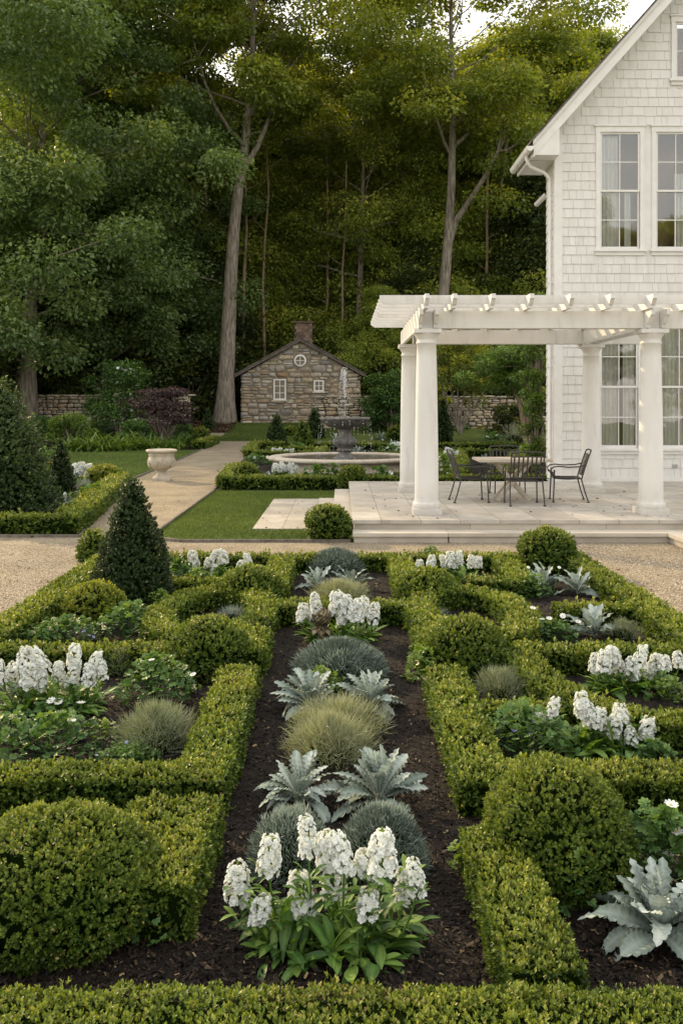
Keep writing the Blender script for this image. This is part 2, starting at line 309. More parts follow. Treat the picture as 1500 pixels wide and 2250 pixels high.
# grass sheet
def _grass():
    m,nt,out=newmat('grass'); L=nt.links.new; tc=N_(nt,'ShaderNodeTexCoord')
    n1=N_(nt,'ShaderNodeTexNoise',Scale=.6,Detail=4); n2=N_(nt,'ShaderNodeTexNoise',Scale=45,Detail=6)
    mp=N_(nt,'ShaderNodeMapping'); mp.inputs['Scale'].default_value=(1.6,.5,1); L(tc.outputs['Object'],mp.inputs[0]); L(mp.outputs[0],n2.inputs['Vector']); L(tc.outputs['Object'],n1.inputs['Vector'])
    mx=N_(nt,'ShaderNodeMath',operation='MULTIPLY_ADD'); L(n1.outputs['Fac'],mx.inputs[0]); mx.inputs[1].default_value=.4; 
    mm=N_(nt,'ShaderNodeMath',operation='MULTIPLY'); L(n2.outputs['Fac'],mm.inputs[0]); mm.inputs[1].default_value=.6; L(mm.outputs[0],mx.inputs[2])
    r=ramp(nt,[(.38,(.035,.055,.014)),(.5,(.085,.12,.026)),(.62,(.19,.20,.06))]); L(mx.outputs[0],r.inputs[0])
    b=N_(nt,'ShaderNodeBsdfPrincipled',Roughness=.8); b.inputs['Specular IOR Level'].default_value=.15; L(r.outputs[0],b.inputs['Base Color'])
    bp=N_(nt,'ShaderNodeBump',Strength=.8,Distance=.03); L(n2.outputs['Fac'],bp.inputs['Height']); L(bp.outputs[0],b.inputs['Normal']); L(b.outputs[0],out.inputs[0]); M['grass']=m
_grass()
def _gravel():
    m,nt,out=newmat('gravel'); L=nt.links.new; tc=N_(nt,'ShaderNodeTexCoord')
    v=N_(nt,'ShaderNodeTexVoronoi',Scale=70.0); L(tc.outputs['Object'],v.inputs['Vector'])
    v2=N_(nt,'ShaderNodeTexVoronoi',Scale=31.0); L(tc.outputs['Object'],v2.inputs['Vector'])
    n1=N_(nt,'ShaderNodeTexNoise',Scale=1.1,Detail=6,Roughness=.65); L(tc.outputs['Object'],n1.inputs['Vector'])
    sp=N_(nt,'ShaderNodeSeparateColor'); L(v.outputs['Color'],sp.inputs[0])
    r=ramp(nt,[(0,(.38,.31,.22)),(.3,(.52,.45,.335)),(.7,(.63,.56,.44)),(1,(.76,.70,.59))]); L(sp.outputs[0],r.inputs[0])
    r2=ramp(nt,[(.3,(.66,.64,.61)),(.5,(.93,.92,.90)),(.7,(1.10,1.08,1.05))]); L(n1.outputs['Fac'],r2.inputs[0])
    mu=N_(nt,'ShaderNodeVectorMath',operation='MULTIPLY'); L(r.outputs[0],mu.inputs[0]); L(r2.outputs[0],mu.inputs[1])
    # darker between the stones
    rd=ramp(nt,[(0,(1.08,1.08,1.08)),(.55,(.9,.88,.86)),(.85,(.62,.57,.50))]); ds=N_(nt,'ShaderNodeMath',operation='MULTIPLY'); L(v.outputs['Distance'],ds.inputs[0]); ds.inputs[1].default_value=1.3; L(ds.outputs[0],rd.inputs[0])
    m2=N_(nt,'ShaderNodeVectorMath',operation='MULTIPLY'); L(mu.outputs[0],m2.inputs[0]); L(rd.outputs[0],m2.inputs[1])
    b=N_(nt,'ShaderNodeBsdfPrincipled',Roughness=.85); b.inputs['Specular IOR Level'].default_value=.2; L(m2.outputs[0],b.inputs['Base Color'])
    ad=N_(nt,'ShaderNodeMath',operation='ADD'); L(v.outputs['Distance'],ad.inputs[0]); L(v2.outputs['Distance'],ad.inputs[1])
    bp=N_(nt,'ShaderNodeBump',Strength=1.0,Distance=.03,invert=True); L(ad.outputs[0],bp.inputs['Height']); L(bp.outputs[0],b.inputs['Normal']); L(b.outputs[0],out.inputs[0]); M['gravel']=m
_gravel()
def stonemat(name,sc_,cols,stretch=(1,1,1.5),mortar=(.16,.135,.10),mw=.05):
    m,nt,out=newmat(name); L=nt.links.new; tc=N_(nt,'ShaderNodeTexCoord'); mp=N_(nt,'ShaderNodeMapping'); mp.inputs['Scale'].default_value=stretch
    L(tc.outputs['Object'],mp.inputs[0])
    nd=N_(nt,'ShaderNodeTexNoise',Scale=2.2,Detail=3); L(mp.outputs[0],nd.inputs['Vector'])
    va=N_(nt,'ShaderNodeVectorMath',operation='MULTIPLY_ADD'); L(nd.outputs['Color'],va.inputs[0]); va.inputs[1].default_value=(.45,.45,.45); L(mp.outputs[0],va.inputs[2])
    v=N_(nt,'ShaderNodeTexVoronoi',Scale=sc_,distance='CHEBYCHEV'); v.inputs['Randomness'].default_value=.85; L(va.outputs[0],v.inputs['Vector'])
    e=N_(nt,'ShaderNodeTexVoronoi',Scale=sc_,feature='DISTANCE_TO_EDGE'); e.inputs['Randomness'].default_value=.85; L(va.outputs[0],e.inputs['Vector'])
    v.distance='EUCLIDEAN'
    sp=N_(nt,'ShaderNodeSeparateColor'); L(v.outputs['Color'],sp.inputs[0]); r=ramp(nt,[(i/(len(cols)-1),c) for i,c in enumerate(cols)]); L(sp.outputs[0],r.inputs[0])
    n=N_(nt,'ShaderNodeTexNoise',Scale=14,Detail=8,Roughness=.7); L(mp.outputs[0],n.inputs['Vector'])
    mr=N_(nt,'ShaderNodeMapRange'); mr.inputs['To Min'].default_value=.45; mr.inputs['To Max'].default_value=1.5; L(n.outputs['Fac'],mr.inputs[0])
    s=N_(nt,'ShaderNodeVectorMath',operation='SCALE'); L(r.outputs[0],s.inputs[0]); L(mr.outputs[0],s.inputs['Scale'])
    er=ramp(nt,[(mw*.4,(1,1,1)),(mw,(0,0,0))]); L(e.outputs['Distance'],er.inputs[0])
    mx=N_(nt,'ShaderNodeMixRGB'); L(er.outputs[0],mx.inputs[0]); L(s.outputs[0],mx.inputs[1]); mx.inputs[2].default_value=(*mortar,1)
    b=N_(nt,'ShaderNodeBsdfPrincipled',Roughness=.85); b.inputs['Specular IOR Level'].default_value=.2; L(mx.outputs[0],b.inputs['Base Color'])
    hr=ramp(nt,[(0,(0,0,0)),(mw*1.6,(.8,.8,.8)),(.4,(1,1,1))]); L(e.outputs['Distance'],hr.inputs[0])
    ad=N_(nt,'ShaderNodeMath',operation='MULTIPLY_ADD'); L(n.outputs['Fac'],ad.inputs[0]); ad.inputs[1].default_value=.3; L(hr.outputs[0],ad.inputs[2])
    bp=N_(nt,'ShaderNodeBump',Strength=1.0,Distance=.12); L(ad.outputs[0],bp.inputs['Height']); L(bp.outputs[0],b.inputs['Normal']); L(b.outputs[0],out.inputs[0]); M[name]=m
stonemat('fieldstone',1.75,[(.10,.095,.085),(.20,.165,.12),(.30,.24,.17),(.14,.14,.145),(.33,.26,.16),(.24,.225,.20),(.40,.35,.28),(.17,.12,.07)],mortar=(.25,.205,.145))
noisemat('wallstone',[(.2,(.12,.10,.08)),(.45,(.27,.225,.17)),(.6,(.37,.32,.25)),(.8,(.46,.41,.34))],1.6,8,.85,.7,9,.05,rnd=.5)
noisemat('mortar',[(.3,(.035,.03,.022)),(.7,(.08,.065,.045))],6,4,.95,.5,20,.03)
def paving(name,sx,sy,cols):
    m,nt,out=newmat(name); L=nt.links.new; tc=N_(nt,'ShaderNodeTexCoord'); mp=N_(nt,'ShaderNodeMapping'); mp.inputs['Rotation'].default_value=(0,0,PI/2); L(tc.outputs['Object'],mp.inputs[0])
    br=N_(nt,'ShaderNodeTexBrick',Scale=1.0); br.inputs['Brick Width'].default_value=sy; br.inputs['Row Height'].default_value=sx; br.inputs['Mortar Size'].default_value=.006; br.inputs['Mortar Smooth'].default_value=.2; br.inputs['Bias'].default_value=0
    br.inputs['Color1'].default_value=(*cols[0],1); br.inputs['Color2'].default_value=(*cols[1],1); br.inputs['Mortar'].default_value=(*cols[2],1); L(mp.outputs[0],br.inputs['Vector'])
    n=N_(nt,'ShaderNodeTexNoise',Scale=2.2,Detail=9,Roughness=.7); L(tc.outputs['Object'],n.inputs['Vector'])
    mr=N_(nt,'ShaderNodeMapRange'); mr.inputs['From Min'].default_value=.3; mr.inputs['From Max'].default_value=.7; mr.inputs['To Min'].default_value=.68; mr.inputs['To Max'].default_value=1.14; L(n.outputs['Fac'],mr.inputs[0])
    s=N_(nt,'ShaderNodeVectorMath',operation='SCALE'); L(br.outputs['Color'],s.inputs[0]); L(mr.outputs[0],s.inputs['Scale'])
    b=N_(nt,'ShaderNodeBsdfPrincipled',Roughness=.6); b.inputs['Specular IOR Level'].default_value=.3; L(s.outputs[0],b.inputs['Base Color'])
    bp=N_(nt,'ShaderNodeBump',Strength=.3,Distance=.004,invert=True); L(br.outputs['Fac'],bp.inputs['Height'])
    n3=N_(nt,'ShaderNodeTexNoise',Scale=40,Detail=6); L(tc.outputs['Object'],n3.inputs['Vector']); b2=N_(nt,'ShaderNodeBump',Strength=.2,Distance=.003); L(n3.outputs['Fac'],b2.inputs['Height']); L(bp.outputs[0],b2.inputs['Normal'])
    L(b2.outputs[0],b.inputs['Normal']); L(b.outputs[0],out.inputs[0]); M[name]=m
paving('deckpaving',.62,.93,[(.42,.385,.335),(.52,.485,.43),(.24,.195,.14)])
paving('padpaving',.5,.62,[(.40,.36,.30),(.50,.46,.395),(.20,.175,.12)])
def _glass():
    m,nt,out=newmat('glass'); L=nt.links.new
    fr=N_(nt,'ShaderNodeFresnel',IOR=1.5); g=N_(nt,'ShaderNodeBsdfGlossy',Roughness=.02); t=N_(nt,'ShaderNodeBsdfTransparent'); t.inputs[0].default_value=(.97,.98,.97,1)
    ma=N_(nt,'ShaderNodeMath',operation='MULTIPLY_ADD'); L(fr.outputs[0],ma.inputs[0]); ma.inputs[1].default_value=1.2; ma.inputs[2].default_value=.06
    n=N_(nt,'ShaderNodeTexNoise',Scale=1.6,Detail=2); tc=N_(nt,'ShaderNodeTexCoord'); L(tc.outputs['Object'],n.inputs['Vector']); bp=N_(nt,'ShaderNodeBump',Strength=.12,Distance=.02); L(n.outputs['Fac'],bp.inputs['Height']); L(bp.outputs[0],g.inputs['Normal'])
    ms=N_(nt,'ShaderNodeMixShader'); L(ma.outputs[0],ms.inputs[0]); L(t.outputs[0],ms.inputs[1]); L(g.outputs[0],ms.inputs[2]); L(ms.outputs[0],out.inputs[0]); M['glass']=m
    m,nt,out=newmat('darkglass'); b=N_(nt,'ShaderNodeBsdfPrincipled',Roughness=.05); b.inputs['Base Color'].default_value=(.008,.009,.008,1); nt.links.new(b.outputs[0],out.inputs[0]); M['darkglass']=m
    m,nt,out=newmat('water'); b=N_(nt,'ShaderNodeBsdfPrincipled',Roughness=.06); b.inputs['Base Color'].default_value=(.035,.033,.022,1); b.inputs['IOR'].default_value=1.33
    L=nt.links.new; n=N_(nt,'ShaderNodeTexNoise',Scale=9,Detail=3); tc=N_(nt,'ShaderNodeTexCoord'); L(tc.outputs['Object'],n.inputs['Vector']); bp=N_(nt,'ShaderNodeBump',Strength=.5,Distance=.03); L(n.outputs['Fac'],bp.inputs['Height']); L(bp.outputs[0],b.inputs['Normal']); L(b.outputs[0],out.inputs[0]); M['water']=m
    m,nt,out=newmat('spray'); L=nt.links.new; b=N_(nt,'ShaderNodeBsdfPrincipled',Roughness=.25); b.inputs['Base Color'].default_value=(.85,.87,.88,1); t=N_(nt,'ShaderNodeBsdfTransparent'); ms=N_(nt,'ShaderNodeMixShader'); ms.inputs[0].default_value=.68; L(t.outputs[0],ms.inputs[1]); L(b.outputs[0],ms.inputs[2]); L(ms.outputs[0],out.inputs[0]); M['spray']=m
_glass()
# ------------------------------------------------------------------ ground sheets
def stonemix(name,cols,rough=.85):
    m,nt,out=newmat(name); L=nt.links.new; a=N_(nt,'ShaderNodeAttribute',attribute_name='rnd'); r=ramp(nt,[(i/(len(cols)-1),c) for i,c in enumerate(cols)]); L(a.outputs['Fac'],r.inputs[0])
    tc=N_(nt,'ShaderNodeTexCoord'); n=N_(nt,'ShaderNodeTexNoise',Scale=5,Detail=9,Roughness=.7); L(tc.outputs['Object'],n.inputs['Vector'])
    mr=N_(nt,'ShaderNodeMapRange'); mr.inputs['From Min'].default_value=.3; mr.inputs['From Max'].default_value=.7; mr.inputs['To Min'].default_value=.55; mr.inputs['To Max'].default_value=1.35; L(n.outputs['Fac'],mr.inputs[0])
    s=N_(nt,'ShaderNodeVectorMath',operation='SCALE'); L(r.outputs[0],s.inputs[0]); L(mr.outputs[0],s.inputs['Scale'])
    b=N_(nt,'ShaderNodeBsdfPrincipled',Roughness=rough); b.inputs['Specular IOR Level'].default_value=.2; L(s.outputs[0],b.inputs['Base Color'])
    bp=N_(nt,'ShaderNodeBump',Strength=.7,Distance=.05); L(n.outputs['Fac'],bp.inputs['Height']); L(bp.outputs[0],b.inputs['Normal']); L(b.outputs[0],out.inputs[0]); M[name]=m
stonemix('cottagestone',[(.21,.195,.18),(.33,.28,.21),(.42,.33,.22),(.25,.24,.23),(.50,.42,.31),(.31,.21,.125),(.37,.34,.30),(.55,.49,.39)])
stonemix('gardenstone',[(.27,.225,.165),(.40,.33,.24),(.48,.405,.30),(.31,.28,.23),(.55,.48,.37),(.37,.27,.17),(.43,.39,.33)])
def sheet(name,rows,dz,mat,nx=1,kind='structure'):
    """rows: (y, xleft, xright)"""
    mb=MB(); V=[]
    for (y,a,b) in rows:
        for i in range(nx+1):
            x=a+(b-a)*i/nx; V.append((x,y,float(terr(x,y))+dz))
    k=nx+1; f=[(r*k+i,r*k+i+1,(r+1)*k+i+1,(r+1)*k+i) for r in range(len(rows)-1) for i in range(nx)]
    mb.add(V,f); o=mb.build(name,mat); o['kind']=kind; return o
ys=[-60,-5,3,10,20,30,40,50]+[50+i for i in range(1,12)]+[65,70,80,90,100,110,121,140,200,300,450,700]
sheet('ground',[(y,-500,500) for y in ys],0,M['grass'],nx=8)
# gravel: forecourt plus the path running back past the urn
sheet('gravel_forecourt',[(-5,-16,16),(13.9,-16,16)],.004,M['gravel'],nx=1)
sheet('gravel_strip',[(13.9,-16,-4.1),(14.4,-16,-4.1)],.004,M['gravel'])
sheet('gravel_path',[(13.9,-4.1,-2.45),(14.05,-4.1,-2.72),(14.25,-4.1,-2.9),(14.4,-4.1,-2.97),(15.3,-4.26,-3.02),(22.1,-5.42,-3.09),(24,-5.76,-3.2),(25.9,-5.86,-3.32),(38,-6.35,-3.9),(50,-6.9,-4.45),(51.5,-6.95,-4.5)],.004,M['gravel'])
sheet('far_path',[(51.5,-9.5,-8.4),(53.5,-8.9,-7.2),(55.5,-8.6,-6.7),(57,-8.6,-7.0)],.012,M['gravel'])
sheet('planting_bed_soil',[(1.2,-3.02,3.02),(11.68,-3.02,3.02)],.012,M['soil'],nx=2)
sheet('fountain_bed_soil',[(22.35,-3.05,12),(24,-3.15,13),(38,-3.8,16),(49,-4.3,18)],.010,M['soil'],nx=2)
sheet('corner_bed_soil',[(14.55,-12,-4.15),(24,-12,-5.75)],.008,M['soil'])
sheet('border_bed_soil',[(42.5,-34,-6.6),(46,-34,-6.8),(50,-34,-7.1),(54,-34,-9.2),(56,-34,-9.4),(58,-34,-9.4)],.010,M['soil'],nx=2)
sheet('leaf_litter_ground',[(55,-9.2,-6.75),(57,-11,-6.7),(59,-14,-6.7),(61,-16,-6.7),(64,-16,-6)],.02,M['soil'],nx=2)
noisemat('limemortar',[(.3,(.16,.13,.095)),(.7,(.27,.225,.165))],6,4,.95,.5,20,.03)
# ---------------- edging strips
def edging(pts,label,h=.05):
    mb=MB()
    for a,b in zip(pts[:-1],pts[1:]):
        mb.beam((a[0],a[1],h/2),(b[0],b[1],h/2),.035,h,0)
    mb.build('path_edging',M['edging'],tag_=(label,'edging','edging strips along the gravel'))
edging([(.14,13.9),(-2.45,13.9),(-2.72,14.05),(-2.9,14.25),(-3.0,14.6),(-3.03,15.3),(-3.1,22.2)],'thin brown edging strip curving round the small front lawn')
edging([(-14,14.42),(-4.15,14.42),(-5.46,22.1),(-5.8,24.2)],'brown edging strip at the foot of the left corner hedge')
edging([(-5.8,24.2),(-5.88,25.9),(-6.35,38),(-6.88,50)],'long edging strip between the left lawn and the path by the urn')
edging([(-3.12,22.3),(-3.32,25.9),(-3.9,38),(-4.45,50)],'edging strip between path and fountain garden')
# grass blades and mulch
rs=np.random.RandomState(3)
def blades(name,n,fx,L,z=0.0,mat='grassblade',label=None):
    P=fx(n); n=len(P); P=np.column_stack([P,terr(P[:,0],P[:,1])+z]); A=nrm(np.column_stack([rs.normal(size=(n,2))*.5,np.ones(n)])); N=nrm(rs.normal(size=(n,3))*[1,1,.2])
    hue=wob(P*[1,1,0],.9,4)*.25; mb=MB(); 
    T=(np.array([(-.09,0,0),(.09,0,0),(.03,1,.1),(-.03,1,.1)]),np.array([(0,1,2,3)]))
    place(mb,P,A,N,L*(.5+.8*rs.rand(n)),T,np.clip(.45+hue+rs.normal(size=n)*.22,0,1)); o=mb.build(name,M[mat]); o['kind']='stuff'; o['label']=label; o['category']='grass'
def f1(n):
    y=14+8.2*rs.rand(n); x=-3.05+3.4*rs.rand(n); k=~((x>-1.5)&(y<20.2)&(y>15.3))&(x<.17)&~((x<-2.7)&(y<14.5)); return np.column_stack([x,y])[k]
blades('lawn_grass',90000,f1,.035,label='short mown grass on the small front lawn')
def f2(n):
    y=25.9+16.4*rs.rand(n); x=-(5.9+(y-25.9)*.045)-12*rs.rand(n)**1.0*(y/42); return np.column_stack([x,y])
blades('lawn_grass',90000,f2,.05,label='mown grass of the lawn behind the stone urn')
def f3(n):
    y=51.7+8*rs.rand(n); x=-7+7*rs.rand(n); return np.column_stack([x,y])
blades('lawn_grass',25000,f3,.09,label='mown grass of the far lawn before the stone cottage')
def chips(name,n,fx,S,mat,label):
    P=fx(n); n=len(P); P=np.column_stack([P,terr(P[:,0],P[:,1])+.012+rs.rand(n)*S*.5]); A=nrm(np.column_stack([rs.normal(size=(n,2)),rs.normal(size=n)*.35])); N=nrm(rs.normal(size=(n,3))*.45+[0,0,1])
    T=(np.array([(-.18,0,0),(.16,.05,0),(.2,.9,.05),(-.12,1,0)]),np.array([(0,1,2,3)])); mb=MB()
    place(mb,P,A,N,S*(.4+1.2*rs.rand(n)**2),T,rs.rand(n)**1.15); o=mb.build(name,M[mat]); o['kind']='stuff'; o['label']=label; o['category']='mulch'
def f4(n): 
    y=2.95+8.6*rs.rand(n)**1.6; x=(rs.rand(n)*2-1)*np.minimum(3.0,.42*y+.1); return np.column_stack([x,y])
chips('bark_mulch',120000,f4,.022,'chips','dark bark mulch with pale flecks in the front garden beds')
def f5(n): y=42.5+7*rs.rand(n); return np.column_stack([-6.7-13*rs.rand(n),y])
chips('bark_mulch',9000,f5,.10,'chips','dark bark mulch in the far border')
def f6(n): y=55.2+8.5*rs.rand(n); return np.column_stack([-6.8-8.5*rs.rand(n)*np.clip((y-52)/6,0,1),y])
chips('fallen_leaves',14000,f6,.14,'litter','brown fallen leaves under the oak beside the cottage')
def f7(n):
    y=14.9+9*rs.rand(n); return np.column_stack([-4.5-(y-14.9)*.15-8*rs.rand(n),y])
chips('bark_mulch',12000,f7,.05,'chips','dark mulch in the left corner bed')
def f9(n):
    y=9+11*rs.rand(n); x=-5+11*rs.rand(n); k=((x>3.1)&(y<13.5))|((x<-3.1)&(y<13.8))|((x>.3)&(y>14.4))|((x<.1)&(y>14.2)); return np.column_stack([x,y])[k]
P=f9(420); n=len(P); P=np.column_stack([P,np.where((P[:,0]>.2)&(P[:,1]>14.3),.304,np.where((P[:,0]>-1.5)&(P[:,0]<.2)&(P[:,1]>14),.04,.02))]); mb=MB(); place(mb,P,nrm(np.column_stack([rs.normal(size=(n,2)),.1*rs.rand(n)])),nrm(rs.normal(size=(n,3))*.3+[0,0,1]),.03+.035*rs.rand(n),BROAD,rs.rand(n)); o=mb.build('fallen_leaves',M['litter']); tag(o,'scattered dry brown leaves on the gravel, lawn and terrace','leaves',None,'stuff')
# loose pebbles on the gravel
def f8(n):
    y=7+7*rs.rand(n)**1.2; x=(3.12+(.42*y-2.9)*rs.rand(n))*np.where(rs.rand(n)<.5,-1,1); k=(y<13.7); return np.column_stack([x,y])[k]
P=f8(40000); n=len(P); P=np.column_stack([P,np.full(n,.006)]); mb=MB()
T=(np.array([(-.5,-.4,0),(.5,-.4,0),(.55,.45,0),(-.45,.5,0),(-.3,-.2,.45),(.3,-.25,.45),(.28,.25,.5),(-.25,.3,.42)]),np.array([(4,5,6,7),(0,1,5,4),(1,2,6,5),(2,3,7,6),(3,0,4,7)]))
A=nrm(np.column_stack([rs.normal(size=(n,2)),np.zeros(n)])); place(mb,P,A,np.tile([0,0,1.],(n,1)),(.006+.009*rs.rand(n)),T,rs.rand(n))
leafmat('pebble',[(0,(.22,.16,.10)),(.3,(.44,.35,.235)),(.7,(.60,.50,.37)),(1,(.74,.67,.56))],0,.85,.2)
o=mb.build('gravel_pebbles',M['pebble']); tag(o,'loose pale pebbles on the gravel paths','gravel',None,'stuff')
# ------------------------------------------------------------------ stone terrace
T0=empty('stone_terrace',(0,0,0),0,'pale limestone terrace with two broad steps under the pergola','terrace')
mb=MB(); mb.box((.17,14.23,.245),(13,21.5,.30)); mb.build('paving',M['deckpaving'],T0)
mb=MB(); x=.20
cuts=[.20,2.02,4.15,5.75,7.9,10,12.9]
for a,b in zip(cuts[:-1],cuts[1:]): mb.box((a+.003,14.27,.152),(b-.003,14.5,.243),0,rs.rand())
mb.box((.2,14.5,-.05),(12.9,21.4,.242),0,.4); mb.build('riser',M['limestone'],T0)
mb=MB(); cuts=[.17,1.62,3.4,5.18,6.9,9,11,13]
for a,b in zip(cuts[:-1],cuts[1:]): mb.box((a+.003,13.82,.10),(b-.003,14.275,.152),0,rs.rand())
for a,b in zip(cuts[:-1],cuts[1:]): mb.box((a+.02,13.86,-.05),(b-.002,14.26,.098),0,rs.rand()*.6)
mb.build('step',M['limestone'],T0)
for (x0,x1,z,lab) in ((-.15,.172,.20,None),(-.48,-.148,.10,None)):
    mb=MB(); cy=[15.2,16.5,17.9,19.4,20.6 if z>.15 else 19.6]
    for a,b in zip(cy[:-1],cy[1:]): mb.box((x0,a+.003,z-.05),(x1,b-.003,z),0,rs.rand())
    mb.box((x0+.03,15.24,-.05),(x1,cy[-1]-.02,z-.052),0,.4); mb.build('side_step',M['limestone'],T0)
mb=MB()
for i,a in enumerate(np.arange(10.2,13.8,.9)): mb.box((4.95,a+.003,.10),(13,min(a+.9,13.815)-.003,.155),0,rs.rand())
mb.box((4.99,10.25,-.05),(13,13.85,.098),0,.4); o=mb.build('stone_landing',M['limestone'],tag_=('low limestone landing at the right edge before the terrace steps','landing'))
mb=MB(); mb.box((-1.5,15.3,-.05),(-.47,20.2,.022)); mb.build('stone_pad',M['padpaving'],tag_=('flat stone paving pad set into the small lawn beside the terrace steps','paving'))
# ------------------------------------------------------------------ house
HY=21.5
def zs(X): return 8.70+(min(X,17.4-X)-5.2)*1.13
hs=empty('white_house',(0,0,0),0,'white shingled house with a steep gable, tall divided windows and white trim','house')
holes=[(6.0,8.50,5.66,8.72),(7.76,9.7,9.62,11.32),(6.02,7.08,.98,4.1),(7.45,8.55,.98,4.1)]
sh=MB(); rs=np.random.RandomState(12)
row=.219; z=.40; r=0
while z<12.6:
    x=5.21-rs.rand()*.2
    while x<12.15:
        w=.13+.19*rs.rand(); a=max(x+.002,5.212); b=min(x+w-.003,12.15)
        x+=w
        if b-a<.02: continue
        zb=z-.012*(rs.rand()<.15)*rs.rand(); zt=z+row+.02
        lim=min(zs(a),zs(b))+.02
        if zb>lim-.03: continue
        zt=min(zt,max(lim,zb+.04))
        segs=[(a,b,zb,zt)]
        for (hx0,hx1,hz0,hz1) in holes:
            ns=[]
            for (p,q,u,v) in segs:
                if q<=hx0 or p>=hx1 or v<=hz0 or u>=hz1: ns.append((p,q,u,v)); continue
                if p<hx0: ns.append((p,hx0,u,v))
                if q>hx1: ns.append((hx1,q,u,v))
                if p>=hx0 and q<=hx1:
                    if u<hz0: ns.append((p,q,u,hz0))
                    elif v>hz1 and hz1-u<row*.8: ns.append((p,q,hz1,v))
            segs=ns
        for (p,q,u,v) in segs:
            if v-u<.01 or q-p<.01: continue
            t=.020+.006*rs.rand(); f=(v-u)/row
            V=[(p,HY-t,u),(q,HY-t,u),(q,HY,u),(p,HY,u),(p,HY-.004,v),(q,HY-.004,v),(q,HY,v),(p,HY,v)]
            sh.add(V,[(3,2,1,0),(4,5,6,7),(0,1,5,4),(1,2,6,5),(3,0,4,7)],0,rs.rand())
    z+=row; r+=1
# side wall shingles (left side of the bay)
z=.40
while z<8.3:
    y=HY+.11
    while y<22.4:
        w=.14+.16*rs.rand(); t=.022; a,b=y+.002,min(y+w-.003,22.4); y+=w
        V=[(5.05-t,a,z),(5.05-t,b,z),(5.05,b,z),(5.05,a,z),(5.05-.004,a,z+row+.02),(5.05-.004,b,z+row+.02),(5.05,b,z+row+.02),(5.05,a,z+row+.02)]
        sh.add(V,[(0,1,2,3),(7,6,5,4),(4,5,1,0),(0,3,7,4),(1,2,6,5)],0,rs.rand())
    z+=row
sh.build('shingle_siding',M['shingle'],hs)
# backing wall with window openings: vertical strips around openings
bw=MB()
def wallpatch(x0,x1,z0,z1): bw.box((x0,HY+.001,z0),(x1,HY+.14,z1),0,.5)
xs=[5.06,6.1,7.04,7.42,7.5,8.0,8.36,8.45,9.6,12.3]
def opening(xa,xb):
    o=[]
    xm=(xa+xb)/2
    if 6.1<xm<7.0: o+=[(1.08,3.98)]
    if 7.5<xm<8.45: o+=[(1.08,3.98)]
    if 6.1<xm<7.04: o+=[(5.78,8.55)]
    if 7.42<xm<8.36: o+=[(5.78,8.55)]
    if 7.88<xm<9.52: o+=[(9.8,11.15)]
    return o
xs=sorted(set([5.06,6.1,7.0,7.04,7.42,7.5,7.88,8.36,8.45,9.52,10.5,11.3,12.34]))
for a,b in zip(xs[:-1],xs[1:]):
    z0=.25
    top=min(zs(a),zs(b)) if a>5.1 else 8.6
    for (u,v) in sorted(opening(a,b)): wallpatch(a,b,z0,u); z0=v
    wallpatch(a,b,z0,top-.02)
    tp=[(a,top-.02),(b,top-.02),(b,zs(b)+.1),(a,zs(a)+.1)] if a>5.1 else [(a,8.58),(b,8.58),(b,zs(b)+.1),(a,8.6)]
    bw.prism(tp,'y',HY+.001,HY+.14)
bw.box((5.051,HY+.14,.25),(5.2,22.4,8.6)); bw.box((5.2,22.3,.25),(12.3,22.4,8.6))
bw.box((7.45,22.4,-.1),(16.5,31,8.6)); bw.build('wall',M['white'],hs)
mb=MB(); mb.box((5.02,HY-.035,.30),(5.21,HY+.0,8.62)); mb.box((5.018,HY+.0005,.30),(5.05,HY+.115,8.0)); mb.build('corner_board',M['white'],hs)
mb=MB(); mb.box((5.22,HY-.03,.30),(12.3,HY-.001,.40),0,.35); mb.build('base_board',M['white'],hs)
# roof & rake
rf=MB(); YB=22.95
def slope(mbx,x0,x1,o0,o1,y0,y1,mat=0,side=0,rnd=.5):
    f=(lambda X:zs(X)) 
    for sgn in (0,1):
        a,b=(x0,x1) if sgn==0 else (17.4-x1,17.4-x0)
        za=(zs(a)); zb=(zs(b))
        poly=[(a,za+o0),(b,zb+o0),(b,zb+o1),(a,za+o1)]
        mbx.prism(poly,'y',y0,y1,mat,rnd)
for i in range(22):
    a=4.33+i*.2; b=min(a+.2,8.7); slope(rf,a,b+.004,.400,.455,20.86+.008*rs.rand(),YB,0,rnd=rs.rand())
rf.build('roof',M['roofmat'],hs)
mb=MB(); slope(mb,4.42,8.7,.0,.33,20.95,20.99); slope(mb,4.40,8.7,.30,.396,20.90,20.948); slope(mb,4.6,8.7,.02,.12,20.991,HY-.001,rnd=.2); mb.build('rake_board',M['white'],hs)
mb=MB(); mb.prism([(4.45,7.87),(5.015,7.87),(5.015,zs(5.015)+.01),(4.45,zs(4.45)+.01)],'y',20.96,21.44); 
mb.prism([(4.47,7.89),(5.04,7.89),(5.04,zs(5.04)),(4.47,zs(4.47))],'y',21.44,22.9); mb.build('soffit',M['white'],hs)
